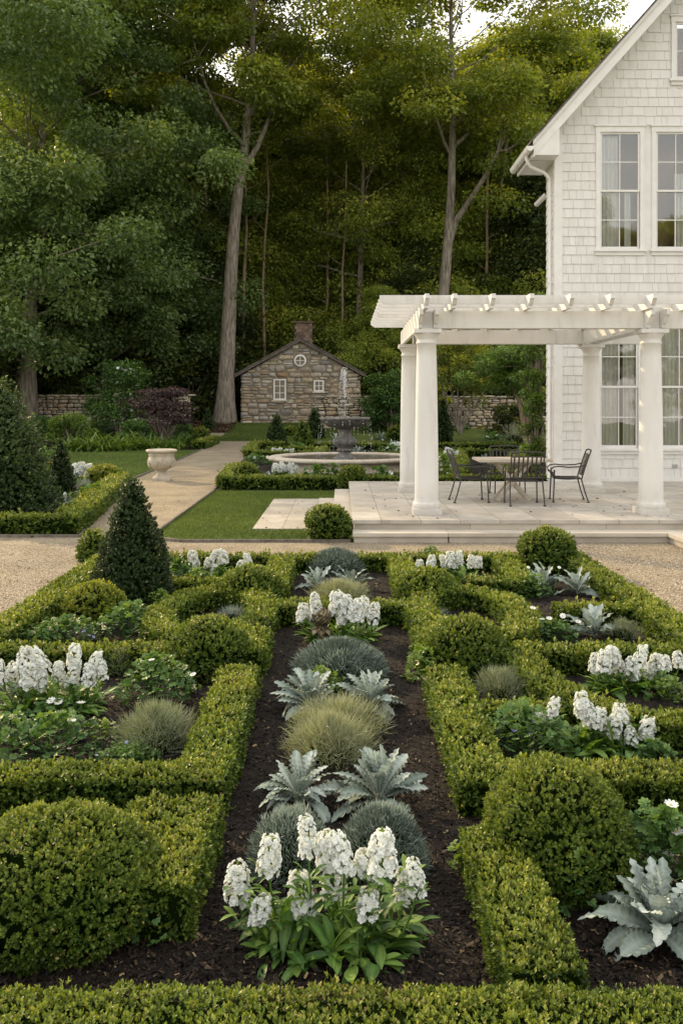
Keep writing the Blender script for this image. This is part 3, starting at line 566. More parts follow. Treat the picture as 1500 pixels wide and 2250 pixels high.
# gutter + downspout
g=MB(); prof=[]
for i in range(7):
    t=PI+PI*i/6; prof.append((math.cos(t)*.065,math.sin(t)*.075))
prof=[(-.075,.012)]+prof+[(.07,.012),(.055,.0)]+[(math.cos(PI*2-PI*i/6)*.052,math.sin(PI*2-PI*i/6)*.062) for i in range(7)]+[(-.055,0)]
g.prism([(4.325+x*1.25,8.03+z*1.3) for x,z in prof],'y',20.86,22.95); g.prism([(4.325+x*1.25,8.03+z*1.3) for x,z in prof[:9]],'y',20.85,20.862); g.box((4.42,20.97,7.86),(4.449,22.92,8.12)); g.build('gutter',M['white'],hs)
d=MB(); d.tube([(4.33,21.35,8.03),(4.34,21.35,7.86),(4.42,21.38,7.72),(4.8,21.55,7.60),(4.93,21.62,7.50),(4.95,21.64,7.3),(4.95,21.64,.42),(4.90,21.60,.36)],.042,10)
for z in (7.1,5,3,1): d.box((4.90,21.60,z),(5.03,21.69,z+.03))
d.build('downspout',M['white'],hs)
mb=MB(); mb.prism([(5.06+x,7.32+z) for x,z in prof],'y',22.42,23.6); mb.build('gutter',M['white'],hs)
# windows
def window(x0,x1,z0,z1,cols,rows,header=True,cas=.10,Y=HY,hang=True,curt=None):
    f=MB()
    # casing
    f.box((x0-cas,Y-.045,z0),(x0,Y+.06,z1)); f.box((x1,Y-.045,z0),(x1+cas,Y+.06,z1))
    f.box((x0-cas-.01,Y-.05,z1),(x1+cas+.01,Y+.06,z1+.13)); f.box((x0-cas-.04,Y-.08,z1+.131),(x1+cas+.04,Y+.02,z1+.165))
    s=.048
    zm=(z0+z1)/2
    for k,(u,v,yy) in enumerate(((z0,zm+.02,Y+.02),(zm-.02,z1,Y-.005)) if hang else ((z0,z1,Y),)):
        f.box((x0+.001,yy,u),(x0+s,yy+.04,v)); f.box((x1-s,yy,u),(x1-.001,yy+.04,v)); f.box((x0+s,yy+.001,v-s),(x1-s,yy+.039,v)); f.box((x0+s,yy+.001,u),(x1-s,yy+.039,u+(s*1.5 if k==0 else s)))
        for c in range(1,cols): 
            x=x0+s+(x1-x0-2*s)*c/cols; f.box((x-.011,yy+.006,u+s),(x+.011,yy+.034,v-s))
        rr=rows//2 if hang else rows
        for c in range(1,rr):
            zz=u+s+(v-u-2*s)*c/rr; f.box((x0+s,yy+.008,zz-.011),(x1-s,yy+.032,zz+.011))
    w=f.build('window',M['white'],hs)
    g=MB()
    if hang:
        g.box((x0+.02,Y+.037,z0+.02),(x1-.02,Y+.041,zm)); g.box((x0+.02,Y+.012,zm),(x1-.02,Y+.016,z1-.02))
    else: g.box((x0+.02,Y+.018,z0+.02),(x1-.02,Y+.022,z1-.02))
    g.build('pane',M['glass'],w)
    s_=MB(); s_.box((x0-cas-.05,Y-.10,z0-.055),(x1+cas+.05,Y+.05,z0-.001)); s_.box((x0-cas-.01,Y-.05,z0-.14),(x1+cas+.01,Y+.0,z0-.056)); s_.build('sill',M['white'],w)
window(6.10,7.04,5.78,8.55,2,4); window(7.42,8.36,5.78,8.55,2,4)
window(7.88,9.52,9.8,11.15,4,2,hang=False); window(6.10,7.00,1.08,3.98,2,4); window(7.50,8.45,1.08,3.98,2,4)
mb=MB(); mb.box((5.25,22.2,.3),(12.2,22.25,8.9)); mb.box((5.25,21.66,4.5),(12.2,22.2,4.7)); mb.box((5.25,21.66,.3),(12.2,22.2,.4)); mb.box((5.25,21.66,8.9),(12.2,22.2,9.0)); mb.box((7.7,22.2,9.0),(9.7,22.25,11.3)); mb.build('interior',M['roomwall'],hs)
mb=MB(); mb.box((7.80,HY-.04,.62),(7.92,HY-.02,.70)); mb.build('outlet_cover',M['outlet'],hs)
def curtain(x0,x1,z0,z1,label,y=HY+.12,amp=.028,seed=1):
    r=np.random.RandomState(seed); n=int((x1-x0)*90); xs=np.linspace(x0,x1,n); nz=8; V=[]
    ph=np.cumsum(.5+.5*r.rand(n)); 
    for i in range(nz):
        t=i/(nz-1); V.append(np.column_stack([xs+(.02*np.sin(ph*.3))*(1-t),y+amp*np.sin(ph*1.0)*(1-.3*t)+.012*np.sin(ph*.37),np.full(n,z0+(z1-z0)*t)]))
    V=np.array(V); f=[(a*n+b,a*n+b+1,(a+1)*n+b+1,(a+1)*n+b) for a in range(nz-1) for b in range(n-1)]
    mb=MB(); mb.add(V.reshape(-1,3),f,0,.5,True); mb.build('curtain',M['fabric'],tag_=(label,'curtain','white window curtains'))
curtain(6.12,6.56,5.8,8.5,'white curtain drawn across left half of the upper left window',seed=1)
curtain(6.72,6.86,5.8,7.2,'narrow white curtain in the lower right of the upper left window',seed=2)
curtain(7.9,8.36,5.8,7.6,'white curtain gathered in the upper right window',seed=3)
curtain(6.12,6.6,1.1,3.95,'pale curtain in the ground floor window, left half',seed=4)
curtain(6.68,6.98,1.1,3.95,'pale curtain in the ground floor window, right half',seed=5)
curtain(7.52,8.3,1.1,3.95,'pale curtain in the window behind the front right column',seed=6)
# ------------------------------------------------------------------ pergola
pg=empty('pergola',(0,0,0),0,'white pergola of round columns, paired beams and slatted top over the terrace','pergola')
PF,PB,XL,XR=15.1,18.9,1.41,5.13
for (x,y) in ((XL,PF),(XR,PF),(XL,PB),(XR+.05,PB)):
    c=MB(); c.box((x-.235,y-.235,.301),(x+.235,y+.235,.40))
    pr=[(.225,.40),(.232,.42),(.232,.47),(.222,.49),(.208,.50),(.205,.52),(.199,.545)]
    for i in range(13):
        t=i/12; pr.append((.197-.036*(t**1.6),.56+2.55*t))
    pr+=[(.172,3.115),(.174,3.14),(.163,3.15),(.163,3.20),(.168,3.205),(.178,3.23),(.20,3.26),(.214,3.275),(.214,3.285),(0.01,3.286)]
    c.lathe(pr,(x,y,0),40); c.box((x-.225,y-.225,3.287),(x+.225,y+.225,3.355)); c.build('column',M['white_weather'],pg)
def ogee(y0,zlo,zhi,d=.30):
    """front end profile (y,z) with a scrolled bracket cut, front at y0"""
    h=zhi-zlo; pts=[(y0+d,zlo)]
    for i in range(9):
        t=i/8; pts.append((y0+d*(1-t)**1.0*.9+.03*math.sin(t*2*PI)*1.0,zlo+h*.86*t+.02*math.sin(t*4*PI)))
    pts.append((y0,zhi)); return pts
for x in (XL,XR):
    for s_ in (-1,1):
        b=MB(); p=ogee(14.62,3.364,3.655,.26)+[(19.3,3.655),(19.3,3.364)]; b.prism(p,'x',x+s_*.125-.03,x+s_*.125+.03); b.build('side_beam',M['white_weather'],pg)
    b=MB(); b.box((x-.09,14.95,3.36),(x+.09,15.25,3.64),0,.3); b.build('beam_block',M['white_weather'],pg)
for y in (PF,PB):
    for s_ in (-1,1):
        b=MB(); b.box((XL+.158,y+s_*.10-.03,3.368),(XR-.158 if s_>-2 else 0,y+s_*.10+.03,3.65),0,.4+.2*rs.rand()); b.build('cross_beam',M['white_weather'],pg)
        b=MB(); b.box((XR+.158,y+s_*.10-.03,3.368),(6.3,y+s_*.10+.03,3.65),0,.4); b.build('cross_beam',M['white_weather'],pg)
for x in (1.36,1.80,2.41,3.02,3.66,4.30,4.97,5.6):
    b=MB(); p=ogee(14.42,3.657,3.872,.14)+[(19.55,3.872),(19.55,3.657)]; b.prism(p,'x',x-.034,x+.034); b.build('rafter',M['white_weather'],pg)
for i in range(9):
    y=14.80+i*.56; b=MB(); b.prism([(.62,3.80),(.70,3.745),(6.3,3.745),(6.3,3.888),(.62,3.888)],'y',y-.022,y+.022,0,rs.rand()); b.build('slat',M['white_weather'],pg)
# ------------------------------------------------------------------ fountain
FX,FY=.11,30.0
fo=empty('fountain',(FX,FY,0),0,'round stone pool with a grey tiered urn fountain throwing a thin jet','fountain')
mb=MB(); mb.lathe([(2.38,0),(2.40,.05),(2.36,.09),(2.36,.26),(2.42,.28),(2.50,.31),(2.53,.35),(2.52,.40),(2.46,.43),(2.16,.43),(2.10,.41),(2.08,.36),(2.12,.33),(2.12,.0)],k=96); 
mb.build('basin',M['caststone'],fo)
mb=MB(); mb.lathe([(2.13,.30),(0.005,.30)],k=64); mb.build('water',M['water'],fo)
mb=MB(); gad=lambda z,t: 1+.03*np.cos(t*14)*((z>.55)&(z<1.05))
pr=[(.36,.26),(.38,.30),(.38,.36),(.33,.40),(.25,.45),(.21,.52),(.20,.58),(.26,.60),(.27,.64),(.22,.66),(.24,.70),(.34,.78),(.39,.86),(.40,.93),(.36,.99),(.29,1.03),(.26,1.07),(.22,1.10),(.21,1.2),(.24,1.27),(.22,1.30)]
mb.lathe(pr,k=56,mod=gad); mb.build('pedestal',M['darkstone'],fo)
mb=MB(); gad2=lambda z,t: 1+.02*np.cos(t*24)*((z>1.33)&(z<1.6))
pr=[(.20,1.29),(.30,1.33),(.48,1.38),(.64,1.46),(.73,1.54),(.78,1.60),(.83,1.63),(.84,1.67),(.81,1.70),(.76,1.69),(.70,1.62),(.3,1.57),(.08,1.57),(.08,1.72),(.04,1.76),(0.005,1.77)]
mb.lathe(pr,k=72,mod=gad2); bo=mb.build('upper_bowl',M['darkstone'],fo)
mb=MB(); mb.lathe([(.72,1.655),(.005,1.655)],k=40); mb.build('bowl_water',M['water'],bo)
rs=np.random.RandomState(5); mb=MB()
ICO=(np.array([(0,0,1),(1,0,0),(0,1,0),(-1,0,0),(0,-1,0),(0,0,-1)],float),np.array([(0,1,2),(0,2,3),(0,3,4),(0,4,1),(5,2,1),(5,3,2),(5,4,3),(5,1,4)]))
zz=np.linspace(1.75,3.25,30); mb.tube(np.column_stack([.008*np.sin(zz*9),.008*np.cos(zz*7),zz]),.003+.006*rs.rand(30)+.004*(zz>2.7),6)
def drops(P,s): place(mb,P,np.tile([0,0,1.],(len(P),1)),np.tile([0,1.,0],(len(P),1)),s,ICO,.5)
n=260; t=rs.rand(n); P=np.column_stack([rs.normal(size=n)*(.022+.045*t),rs.normal(size=n)*.05,2.35+1.0*t]); drops(P,.005+.012*rs.rand(n))
n=260; t=rs.rand(n); a=rs.rand(n)*6.28; rr=.04+.17*t; P=np.column_stack([rr*np.cos(a)-.05,rr*np.sin(a),3.25-1.5*t**1.8+.05*rs.normal(size=n)]); drops(P,.006+.010*rs.rand(n))
for a in np.linspace(0,6.28,23)[:-1]:
    n=14; a+=rs.normal()*.08; t=rs.rand(n); P=np.column_stack([(.85+.10*t)*np.cos(a),(.85+.1*t)*np.sin(a),1.62-1.28*t]); drops(P,.006+.012*rs.rand(n))
mb.build('water_jet',M['spray'],fo)
# ------------------------------------------------------------------ urn
un=empty('garden_urn',(-5.02,25.4,.004),.1,'pale carved stone urn standing on the gravel by the lawn corner','urn')
mb=MB(); mb.box((-.25,-.25,0),(.25,.25,.07)); mb.lathe([(.235,.07),(.23,.10),(.17,.13),(.13,.19),(.12,.24),(.16,.26),(.165,.285),(.14,.30)],k=40); mb.build('foot',M['caststone'],un)
mb=MB()
def urnmod(z,t):
    b=np.clip(1-np.abs((z-.53)/.2),0,1); return 1+.04*np.cos(t*8)*b+.02*np.cos(t*24+z*30)*b
mb.lathe([(.13,.29),(.20,.31),(.29,.36),(.345,.43),(.365,.51),(.36,.58),(.345,.64),(.335,.68),(.355,.70),(.36,.715),(.34,.725),(.345,.76),(.40,.785),(.425,.80),(.43,.83),(.42,.855),(.385,.865),(.345,.85),(.33,.80),(.005,.79)],k=96,mod=urnmod)
for i in range(8):   # scrolling leaves in relief
    a=i*PI/4+.3
    for sg in (-1,1):
        pts=[]; 
        for j in range(12):
            t=j/11; th=a+sg*(.05+.22*math.sin(t*2.6)); z=.36+.27*t-.08*max(0,t-.7)*3; r=.31+.065*math.sin((z-.3)/.4*PI*.85); pts.append(((r)*math.cos(th),(r)*math.sin(th),z))
        mb.tube(pts,[.008+.012*math.sin(PI*(j+1)/13) for j in range(12)],6)
mb.build('bowl',M['caststone'],un)
# ------------------------------------------------------------------ stones for wall and cottage
def blob():
    V=[];n=8
    for i in range(5):
        ph=-PI/2+PI*i/4
        for j in range(n):
            th=2*PI*j/n+PI/8; x,y,z=math.cos(ph)*math.cos(th),math.cos(ph)*math.sin(th),math.sin(ph)
            f=lambda c:math.copysign(abs(c)**.45,c); V.append((f(x),f(y),f(z)))
    F_=[(i*n+j,i*n+(j+1)%n,(i+1)*n+(j+1)%n,(i+1)*n+j) for i in range(4) for j in range(n)]
    return np.array(V)*.5,np.array(F_)
BL=blob()
def stone_face(mb,x0,x1,z0,ztop,seed,holes=(),sw=(.25,.7),shh=(.16,.34),depth=.24,Yf=0.0,axis='x',flat=.06):
    r=np.random.RandomState(seed); z=z0; gap=.012
    zmax=max(ztop(x0),ztop(x1),ztop((x0+x1)/2))
    while z<zmax:
        h=shh[0]+(shh[1]-shh[0])*r.rand(); x=x0-r.rand()*.1
        while x<x1:
            w=sw[0]+(sw[1]-sw[0])*r.rand()**1.3; a=max(x,x0); b=min(x+w,x1); x+=w
            if b-a<.09: continue
            sub=[(z,z+h)] if (h<.26 or r.rand()<.6) else [(z,z+h*.5),(z+h*.5,z+h)]
            for (u,v) in sub:
                u+=r.normal()*.012; v+=r.normal()*.012; v=min(v,min(ztop(a),ztop(b)))
                if v-u<.06: continue
                cx,cz=(a+b)/2,(u+v)/2; bad=False
                for (p,q,s,t) in holes:
                    if b>p+.02 and a<q-.02 and v>s+.02 and u<t-.02:
                        if cx<p and p-a>.1: b=p
                        elif cx>q and b-q>.1: a=q
                        elif cz>t and v-t>.07: u=t
                        elif cz<s and s-u>.07: v=s
                        else: bad=True
                if bad: continue
                V=BL[0].copy(); n=len(V)
                sx,sz=(b-a)-gap,(v-u)-gap
                V=V*[sx,depth,sz]; V+=r.normal(size=V.shape)*[.014,.012,.012]
                th=r.normal()*.05; c,s=math.cos(th),math.sin(th); V[:,[0,2]]=V[:,[0,2]]@np.array([[c,s],[-s,c]])
                V+= [(a+b)/2,r.normal()*.02,(u+v)/2]
                if axis=='x': V[:,1]+=Yf
                else: V=np.column_stack([Yf+V[:,1],V[:,0],V[:,2]])
                mb.add(V,BL[1],0,r.rand(),True)
        z+=h
def garden_wall(x0,x1,y,ztop,label,seed,piers=()):
    zb=float(terr(0,y))-.1; mb=MB()
    mb.box((x0+.1,y-.12,zb-.2),(x1-.1,y+.12,ztop-.12),1)
    stone_face(mb,x0,x1,zb,lambda x:ztop-.1,seed,sw=(.25,.75),shh=(.16,.34),depth=.34,Yf=y-.04)
    r=np.random.RandomState(seed+1); x=x0-.05
    while x<x1:
        w=.5+.6*r.rand(); V=BL[0]*[w-.02,.56,.12]+r.normal(size=BL[0].shape)*.01+[x+w/2,y,ztop-.04+r.normal()*.012]; mb.add(V,BL[1],0,.15+.5*r.rand(),True); x+=w
    mb.build('garden_wall',[M['gardenstone'],M['mortar']],tag_=(label,'stone wall','dry stone garden walls'))
garden_wall(-42,-9.6,58,2.76,'low fieldstone wall left of the white-flowered shrub',31)
garden_wall(-1.7,17,57,2.66,'fieldstone wall running behind the fountain to the house',41)
mb=MB(); stone_face(mb,-10.2,-9.4,.5,lambda x:2.0,55,depth=.6,Yf=55.2); mb.box((-10.1,55.1,.5),(-9.5,55.3,1.9),1); mb.build('stone_pier',[M['gardenstone'],M['mortar']],tag_=('short pale stone pier at the end of the left wall','pier'))
# ------------------------------------------------------------------ cottage
ct=empty('stone_cottage',(0,0,0),0,'small fieldstone cottage with gable, round window and brick chimney behind the fountain','cottage')
CX0,CX1,CY=-6.6,1.2,60.0; cm=(CX0+CX1)/2; zr,ze=6.42,4.18
ctop=lambda x: ze+(zr-ze)*(1-abs(x-cm)/(CX1-cm))
chl=[(-4.5,-3.6,2.38,3.86),(-1.86,-1.12,2.95,3.78),(-3.13,-2.31,4.62,5.44)]
mb=MB(); stone_face(mb,CX0,CX1,.6,ctop,77,chl,sw=(.35,1.05),shh=(.24,.52),depth=.30,Yf=CY); 
stone_face(mb,60,67,.6,lambda x:ze,78,(),depth=.3,Yf=CX0+.1,axis='y'); stone_face(mb,60,67,.6,lambda x:ze,79,(),depth=.3,Yf=CX1-.1,axis='y')
mb.prism([(CX0+.15,.3),(CX1-.15,.3),(CX1-.15,ze-.05),(cm,zr-.08),(CX0+.15,ze-.05)],'y',CY-.095,67,1); mb.build('wall',[M['cottagestone'],M['limemortar']],ct)
mb=MB()
for sg in (-1,1):
    e=cm+sg*(CX1-cm+.42); ez=ze-.16; n=14
    for i in range(n):
        t0,t1=i/n,(i+1)/n; xa,za=e+(cm-e)*t0,ez+(zr+.02-ez)*t0; xb,zb=e+(cm-e)*t1,ez+(zr+.02-ez)*t1
        mb.prism([(xa,za+.05),(xb,zb+.05),(xb,zb+.11),(xa,za+.13)],'y',59.62,67.4,0,rs.rand())
ro=mb.build('roof',M['cottageroof'],ct)
mb=MB()
for sg in (-1,1):
    e=cm+sg*(CX1-cm+.40); ez=ze-.16; mb.prism([(e,ez-.10),(cm,zr-.12),(cm,zr+.06),(e,ez+.045)],'y',59.66,59.74)
mb.build('rake_board',M['cottageroof'],ct)
mb=MB(); 
for k in range(11):
    z=5.5+k*.2
    for j in range(4):
        o_=.13*(k%2); a=-3.2+j*.30-o_+.13; mb.box((max(a,-3.2),62.0,z),(min(a+.285,-2.0),62.9,z+.185),0,rs.rand())
mb.box((-3.15,62.03,5.4),(-2.04,62.87,7.68),0,.1); mb.box((-3.32,61.9,7.7),(-1.9,63,7.82),0,.2); mb.build('chimney',M['brick'],ro)
def cwin(x0,x1,z0,z1,cols,rows):
    f=MB(); Y=CY-.14; s=.085
    f.box((x0,Y,z0),(x0+s,Y+.16,z1)); f.box((x1-s,Y,z0),(x1,Y+.16,z1)); f.box((x0+s,Y+.002,z1-s),(x1-s,Y+.158,z1)); f.box((x0+s,Y+.002,z0),(x1-s,Y+.158,z0+s))
    for c in range(1,cols): x=x0+(x1-x0)*c/cols; f.box((x-.02,Y+.03,z0+s),(x+.02,Y+.07,z1-s))
    for c in range(1,rows): z=z0+(z1-z0)*c/rows; f.box((x0+s,Y+.032,z-.02),(x1-s,Y+.068,z+.02))
    w=f.build('window',M['white'],ct); g=MB(); g.box((x0+.03,Y+.075,z0+.03),(x1-.03,Y+.085,z1-.03)); g.build('pane',M['darkglass'],w)
    s_=MB(); s_.box((x0-.1,Y-.06,z0-.1),(x1+.1,Y+.1,z0-.002)); s_.build('sill',M['caststone'],w)
cwin(-4.47,-3.65,2.45,3.82,2,3); cwin(-1.82,-1.16,3.0,3.74,2,2)
f=MB(); f.lathe([(.30,-.07),(.40,-.07),(.41,0),(.40,.06),(.30,.06),(.30,-.07)],k=28); 
V=f.v[0]; f.v[0]=np.column_stack([V[:,0]-2.72,V[:,2]+CY-.1,V[:,1]+5.03]); f.box((-3.03,CY-.13,5.01),(-2.41,CY-.10,5.05)); f.box((-2.74,CY-.132,4.72),(-2.70,CY-.098,5.34)); w=f.build('round_window',M['white'],ct)
g=MB(); g.lathe([(.31,0),(.005,0)],k=24); V=g.v[0]; g.v[0]=np.column_stack([V[:,0]-2.72,V[:,2]+CY-.085,V[:,1]+5.03]); g.build('pane',M['darkglass'],w)
# ------------------------------------------------------------------ table and chairs
tb=empty('patio_table',(3.22,17.25,.30),0,'weathered wooden table with crossed legs under the pergola','table')
mb=MB()
for i in range(7): mb.box((-.66,-.42+i*.12+.002,.755),(.66,-.42+(i+1)*.12-.002,.79),0,rs.rand())
mb.box((-.68,-.45,.75),(-.661,.45,.795),0,.6); mb.box((.661,-.45,.75),(.68,.45,.795),0,.6); mb.box((-.68,-.47,.745),(.68,-.451,.795),0,.6); mb.box((-.68,.451,.745),(.68,.47,.795),0,.6)
mb.box((-.5,-.3,.70),(.5,-.24,.753)); mb.box((-.5,.24,.70),(.5,.3,.753)); mb.build('tabletop',M['tablewood'],tb)
for (y,off) in ((-.22,0),(.22,0)):
    for sg in (-1,1):
        mb=MB(); yy=y+sg*.028; mb.beam((sg*.30,yy,.02),(-sg*.30,yy,.72),.055,.085,0,rs.rand(),up=(0,1,0)); mb.build('leg',M['tablewood'],tb)
mb=MB(); mb.beam((0,-.25,.36),(0,.25,.36),.05,.05); mb.build('stretcher',M['tablewood'],tb)
def make_chair(label):
    t=empty('garden_armchair',(0,0,0),0,label,'chair','black iron armchairs round the patio table')
    hw=.29
    for sx in (-1,1):
        mb=MB(); mb.tube([(sx*hw,.25,.60),(sx*hw,.25,.44),(sx*(hw+.01),.27,.02)],.013,8); mb.lathe([(.014,.03),(.028,.02),(.03,0)],(sx*(hw+.01),.27,0),10); mb.build('leg',M['iron'],t)
        mb=MB(); mb.tube([(sx*hw,-.24,.43),(sx*(hw+.01),-.30,.2),(sx*(hw+.015),-.36,.02)],.013,8); mb.lathe([(.014,.03),(.028,.02),(.03,0)],(sx*(hw+.015),-.36,0),10); mb.build('leg',M['iron'],t)
        mb=MB(); P=[(sx*.285,-.33,.70),(sx*.31,-.20,.665),(sx*.32,0,.655),(sx*.32,.18,.67),(sx*.32,.27,.655),(sx*.32,.315,.61),(sx*.32,.30,.56),(sx*.32,.255,.55),(sx*.32,.24,.585),(sx*.32,.265,.60)]; mb.tube(P,[.012]*8+[.010,.006],8)
        mb.tube([(sx*.30,.20,.445),(sx*.32,.25,.50),(sx*.32,.31,.56)],.011,8); mb.build('armrest',M['iron'],t)
    mb=MB(); mb.tube([(-hw,-.24,.44),(-hw,.25,.445),(hw,.25,.445),(hw,-.24,.44),(-hw,-.24,.44)],.012,6)
    for i in range(15):
        y=-.225+i*.0335; mb.box((-hw,y-.013,.440-.02*math.sin(PI*i/14)),(hw,y+.013,.446-.02*math.sin(PI*i/14)))
    for i in range(7): x=-.24+i*.08; mb.box((x-.012,-.23,.436),(x+.012,.245,.4405))
    mb.build('seat',M['iron'],t)
    def bk(z): 
        u=(z-.44)/.5; return -.245-.13*u-.03*u*u
    mb=MB()
    for sx in (-1,1): mb.tube([(sx*hw,bk(z),z) for z in (.43,.6,.8,.95)],.013,8)
    mb.tube([(-hw,bk(.95),.95),(-.15,bk(.965)-.012,.967),(.15,bk(.965)-.012,.967),(hw,bk(.95),.95)],.015,8)
    mb.tube([(-hw,bk(.88),.88),(0,bk(.88)-.015,.885),(hw,bk(.88),.88)],.011,8); mb.tube([(-hw,bk(.50),.50),(0,bk(.5)-.01,.50),(hw,bk(.50),.50)],.011,8)
    for i in range(7):
        x=-.235+i*.0783; c=.012*(1-(x/.3)**2)
        Pt=[(x,bk(z)-c,z) for z in (.50,.62,.76,.885)]
        for a,b in zip(Pt[:-1],Pt[1:]): mb.beam(a,b,.028,.007,0,.5,up=(0,1,.2))
    mb.build('backrest',M['iron'],t); return t
c0=make_chair('iron armchair nearest the terrace steps, seen from behind its back'); c0.location=(3.30,16.5,.30)
dup(c0,(2.42,17.02,.30),-PI/2+.05,'iron armchair left of the table, facing right towards it')
dup(c0,(4.22,17.1,.30),PI/2-.12,'iron armchair right of the table, facing left with scrolled arms')
dup(c0,(3.33,18.25,.30),PI,'iron armchair on the far side of the table, facing the garden')
# ------------------------------------------------------------------ leaf strips and plant builders
def strip(n,w,droop=.5,fold=.15,lobes=0,lobe=.3,peak=.6,wave=0.0,stalk=.0):
    V=[]; 
    for i in range(n+1):
        t=i/n; a=droop*t; y=math.sin(a)/droop if droop>1e-3 else t; z=(math.cos(a)-1)/droop if droop>1e-3 else 0
        ww=w*(math.sin(PI*min(1,max(0,(t**(math.log(.5)/math.log(peak))))))**.7) if 0<t<1 else w*.04
        if t<stalk: ww=w*.10
        lb=1.0
        if lobes: lb=1-lobe*(.5+.5*math.cos(t*lobes*2*PI))
        wz=wave*math.sin(t*lobes*2*PI) if lobes else 0
        V+=[(-ww*lb,y,z+fold*ww+wz*ww),(-ww*lb*.5,y,z+fold*ww*.3),(0,y,z),(ww*lb*.5,y,z+fold*ww*.3),(ww*lb,y,z+fold*ww-wz*ww)]
    f=[(r*5+c,r*5+c+1,(r+1)*5+c+1,(r+1)*5+c) for r in range(n) for c in range(4)]
    vr=[]
    for i in range(n+1): e=.10*math.sin(i*2.4); vr+=[-.12+e,-.02-e,.28,-.02+e,-.12-e]
    return np.array(V),np.array(f),np.array(vr)
DM=[strip(40,w_,d,.3,lobes=l_,lobe=.33,peak=p_,wave=.22,stalk=.16) for d,w_,l_,p_ in ((.35,.155,8,.68),(.8,.175,9,.66),(1.3,.165,8,.66),(1.8,.16,9,.62),(1.0,.13,9,.6))]
DML=[strip(12,.17,d,.3,lobes=4,lobe=.4,peak=.62,wave=.3) for d in (.3,.8,1.3)]
ST=[strip(8,.12,d,.3,peak=.66) for d in (.3,.8,1.4)]
SL=[strip(6,.035,d,.4,peak=.45) for d in (.6,1.2,1.9)]
def palm():
    V=[];F_=[]
    for k,a in enumerate((-1.25,-.65,0,.65,1.25)):
        c,s=math.cos(a),math.sin(a); L=1-.18*abs(a); b=len(V)
        for (x,y,z) in ((0,0,0),(.17,.45*L,.03),(.20,.72*L,-.02),(0,L,-.08),(-.20,.72*L,-.02),(-.17,.45*L,.03)): V.append((x*c+y*s,y*c-x*s,z))
        F_+= [(b,b+1,b+2,b+3),(b,b+3,b+4,b+5)]
    return np.array(V)*.75,np.array(F_)
PALM=palm()
def flower_t(n=8,L=1.0,w=.30,cup=.25):
    V=[];F_=[]
    for k in range(n):
        a=2*PI*k/n; c,s=math.cos(a),math.sin(a); b=len(V)
        for (x,y,z) in ((0,.12,0),(w,.55,cup*.5),(w*.7,.95,cup),(0,1.05,cup*1.1),(-w*.7,.95,cup),(-w,.55,cup*.5)): V.append((x*c+y*s,z,y*c-x*s))   # opens along +y
        F_+=[(b,b+1,b+2,b+3),(b,b+3,b+4,b+5)]
    return np.array(V)*L,np.array(F_)
ANEM=flower_t(9,1,.27,.3); FLORET=flower_t(5,1,.5,.5); FL_IN=flower_t(5,.6,.5,.9)
def radial(rs,n,el0,el1):
    a=rs.rand(n)*2*PI; e=el0+(el1-el0)*rs.rand(n); return np.column_stack([np.cos(a)*np.cos(e),np.sin(a)*np.cos(e),np.sin(e)]),a,e
def upn(A):
    N=np.array([0,0,1.])-A*A[:,2:3]; bad=np.linalg.norm(N,axis=1)<.15; N[bad]=[1,0,0]; return nrm(N)
def dusty(label,px,py,wpx,seed=1,n=44,up=0.0,group='silver dusty miller plants in the garden beds'):
    x,Y=gp(px,py); r=wpx/2*Y/F; rs=np.random.RandomState(seed); mb=MB(); T=DM if Y<8 else DML
    for k in range(n):
        t=k/n; a=k*2.399+rs.normal()*.4; e=math.radians(22+62*t**1.1+rs.normal()*7); L=r*(1.25-.30*t)*(.78+.36*rs.rand())
        A=np.array([[math.cos(a)*math.cos(e),math.sin(a)*math.cos(e),math.sin(e)]]); N=upn(A)+rs.normal(size=(1,3))*.38
        b=np.array([[math.cos(a)*.015,math.sin(a)*.015,.01+.05*t*r/.2]])
        j=rs.randint(len(T)) if t<.6 else rs.randint(2)
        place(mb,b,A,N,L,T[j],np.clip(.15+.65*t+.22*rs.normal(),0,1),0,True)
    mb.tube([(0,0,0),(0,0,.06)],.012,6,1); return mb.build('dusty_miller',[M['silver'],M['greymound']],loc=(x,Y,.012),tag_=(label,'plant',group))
def floret_spike(mb,rs,x,y,z0,z1,wid,lod=1.0):
    h=z1-z0; n=int(120*lod*(h/.14)**.5) ; s=.0185/(lod**.4)*max(.8,wid/.05)*.72
    t=rs.rand(n)**.85; a=np.arange(n)*2.399+rs.rand(n)*.6; rad=wid*(1-.38*t**3)*(.72+.45*rs.rand(n))
    P=np.column_stack([x+rad*.7*np.cos(a),y+rad*.7*np.sin(a),z0+h*t])
    A=nrm(np.column_stack([np.cos(a),np.sin(a),.15+.6*t+.25*rs.normal(size=n)])); N=nrm(rs.normal(size=(n,3)))
    sc_=s*(.75+.5*rs.rand(n))*(1-.35*t); place(mb,P,A,N,sc_,FLORET,.25+.7*rs.rand(n),0,True); place(mb,P+A*(s*.12),A,N[::-1],sc_,FL_IN,.1+.5*rs.rand(n),0,True)
    k=int(n*.15); 
    if k: Q=np.column_stack([x+.006*rs.normal(size=k),y+.006*rs.normal(size=k),z1-.02*rs.rand(k)]); place(mb,Q,nrm(rs.normal(size=(k,3))*.5+[0,0,1]),nrm(rs.normal(size=(k,3))),s*.6,LEAF,.8,1)
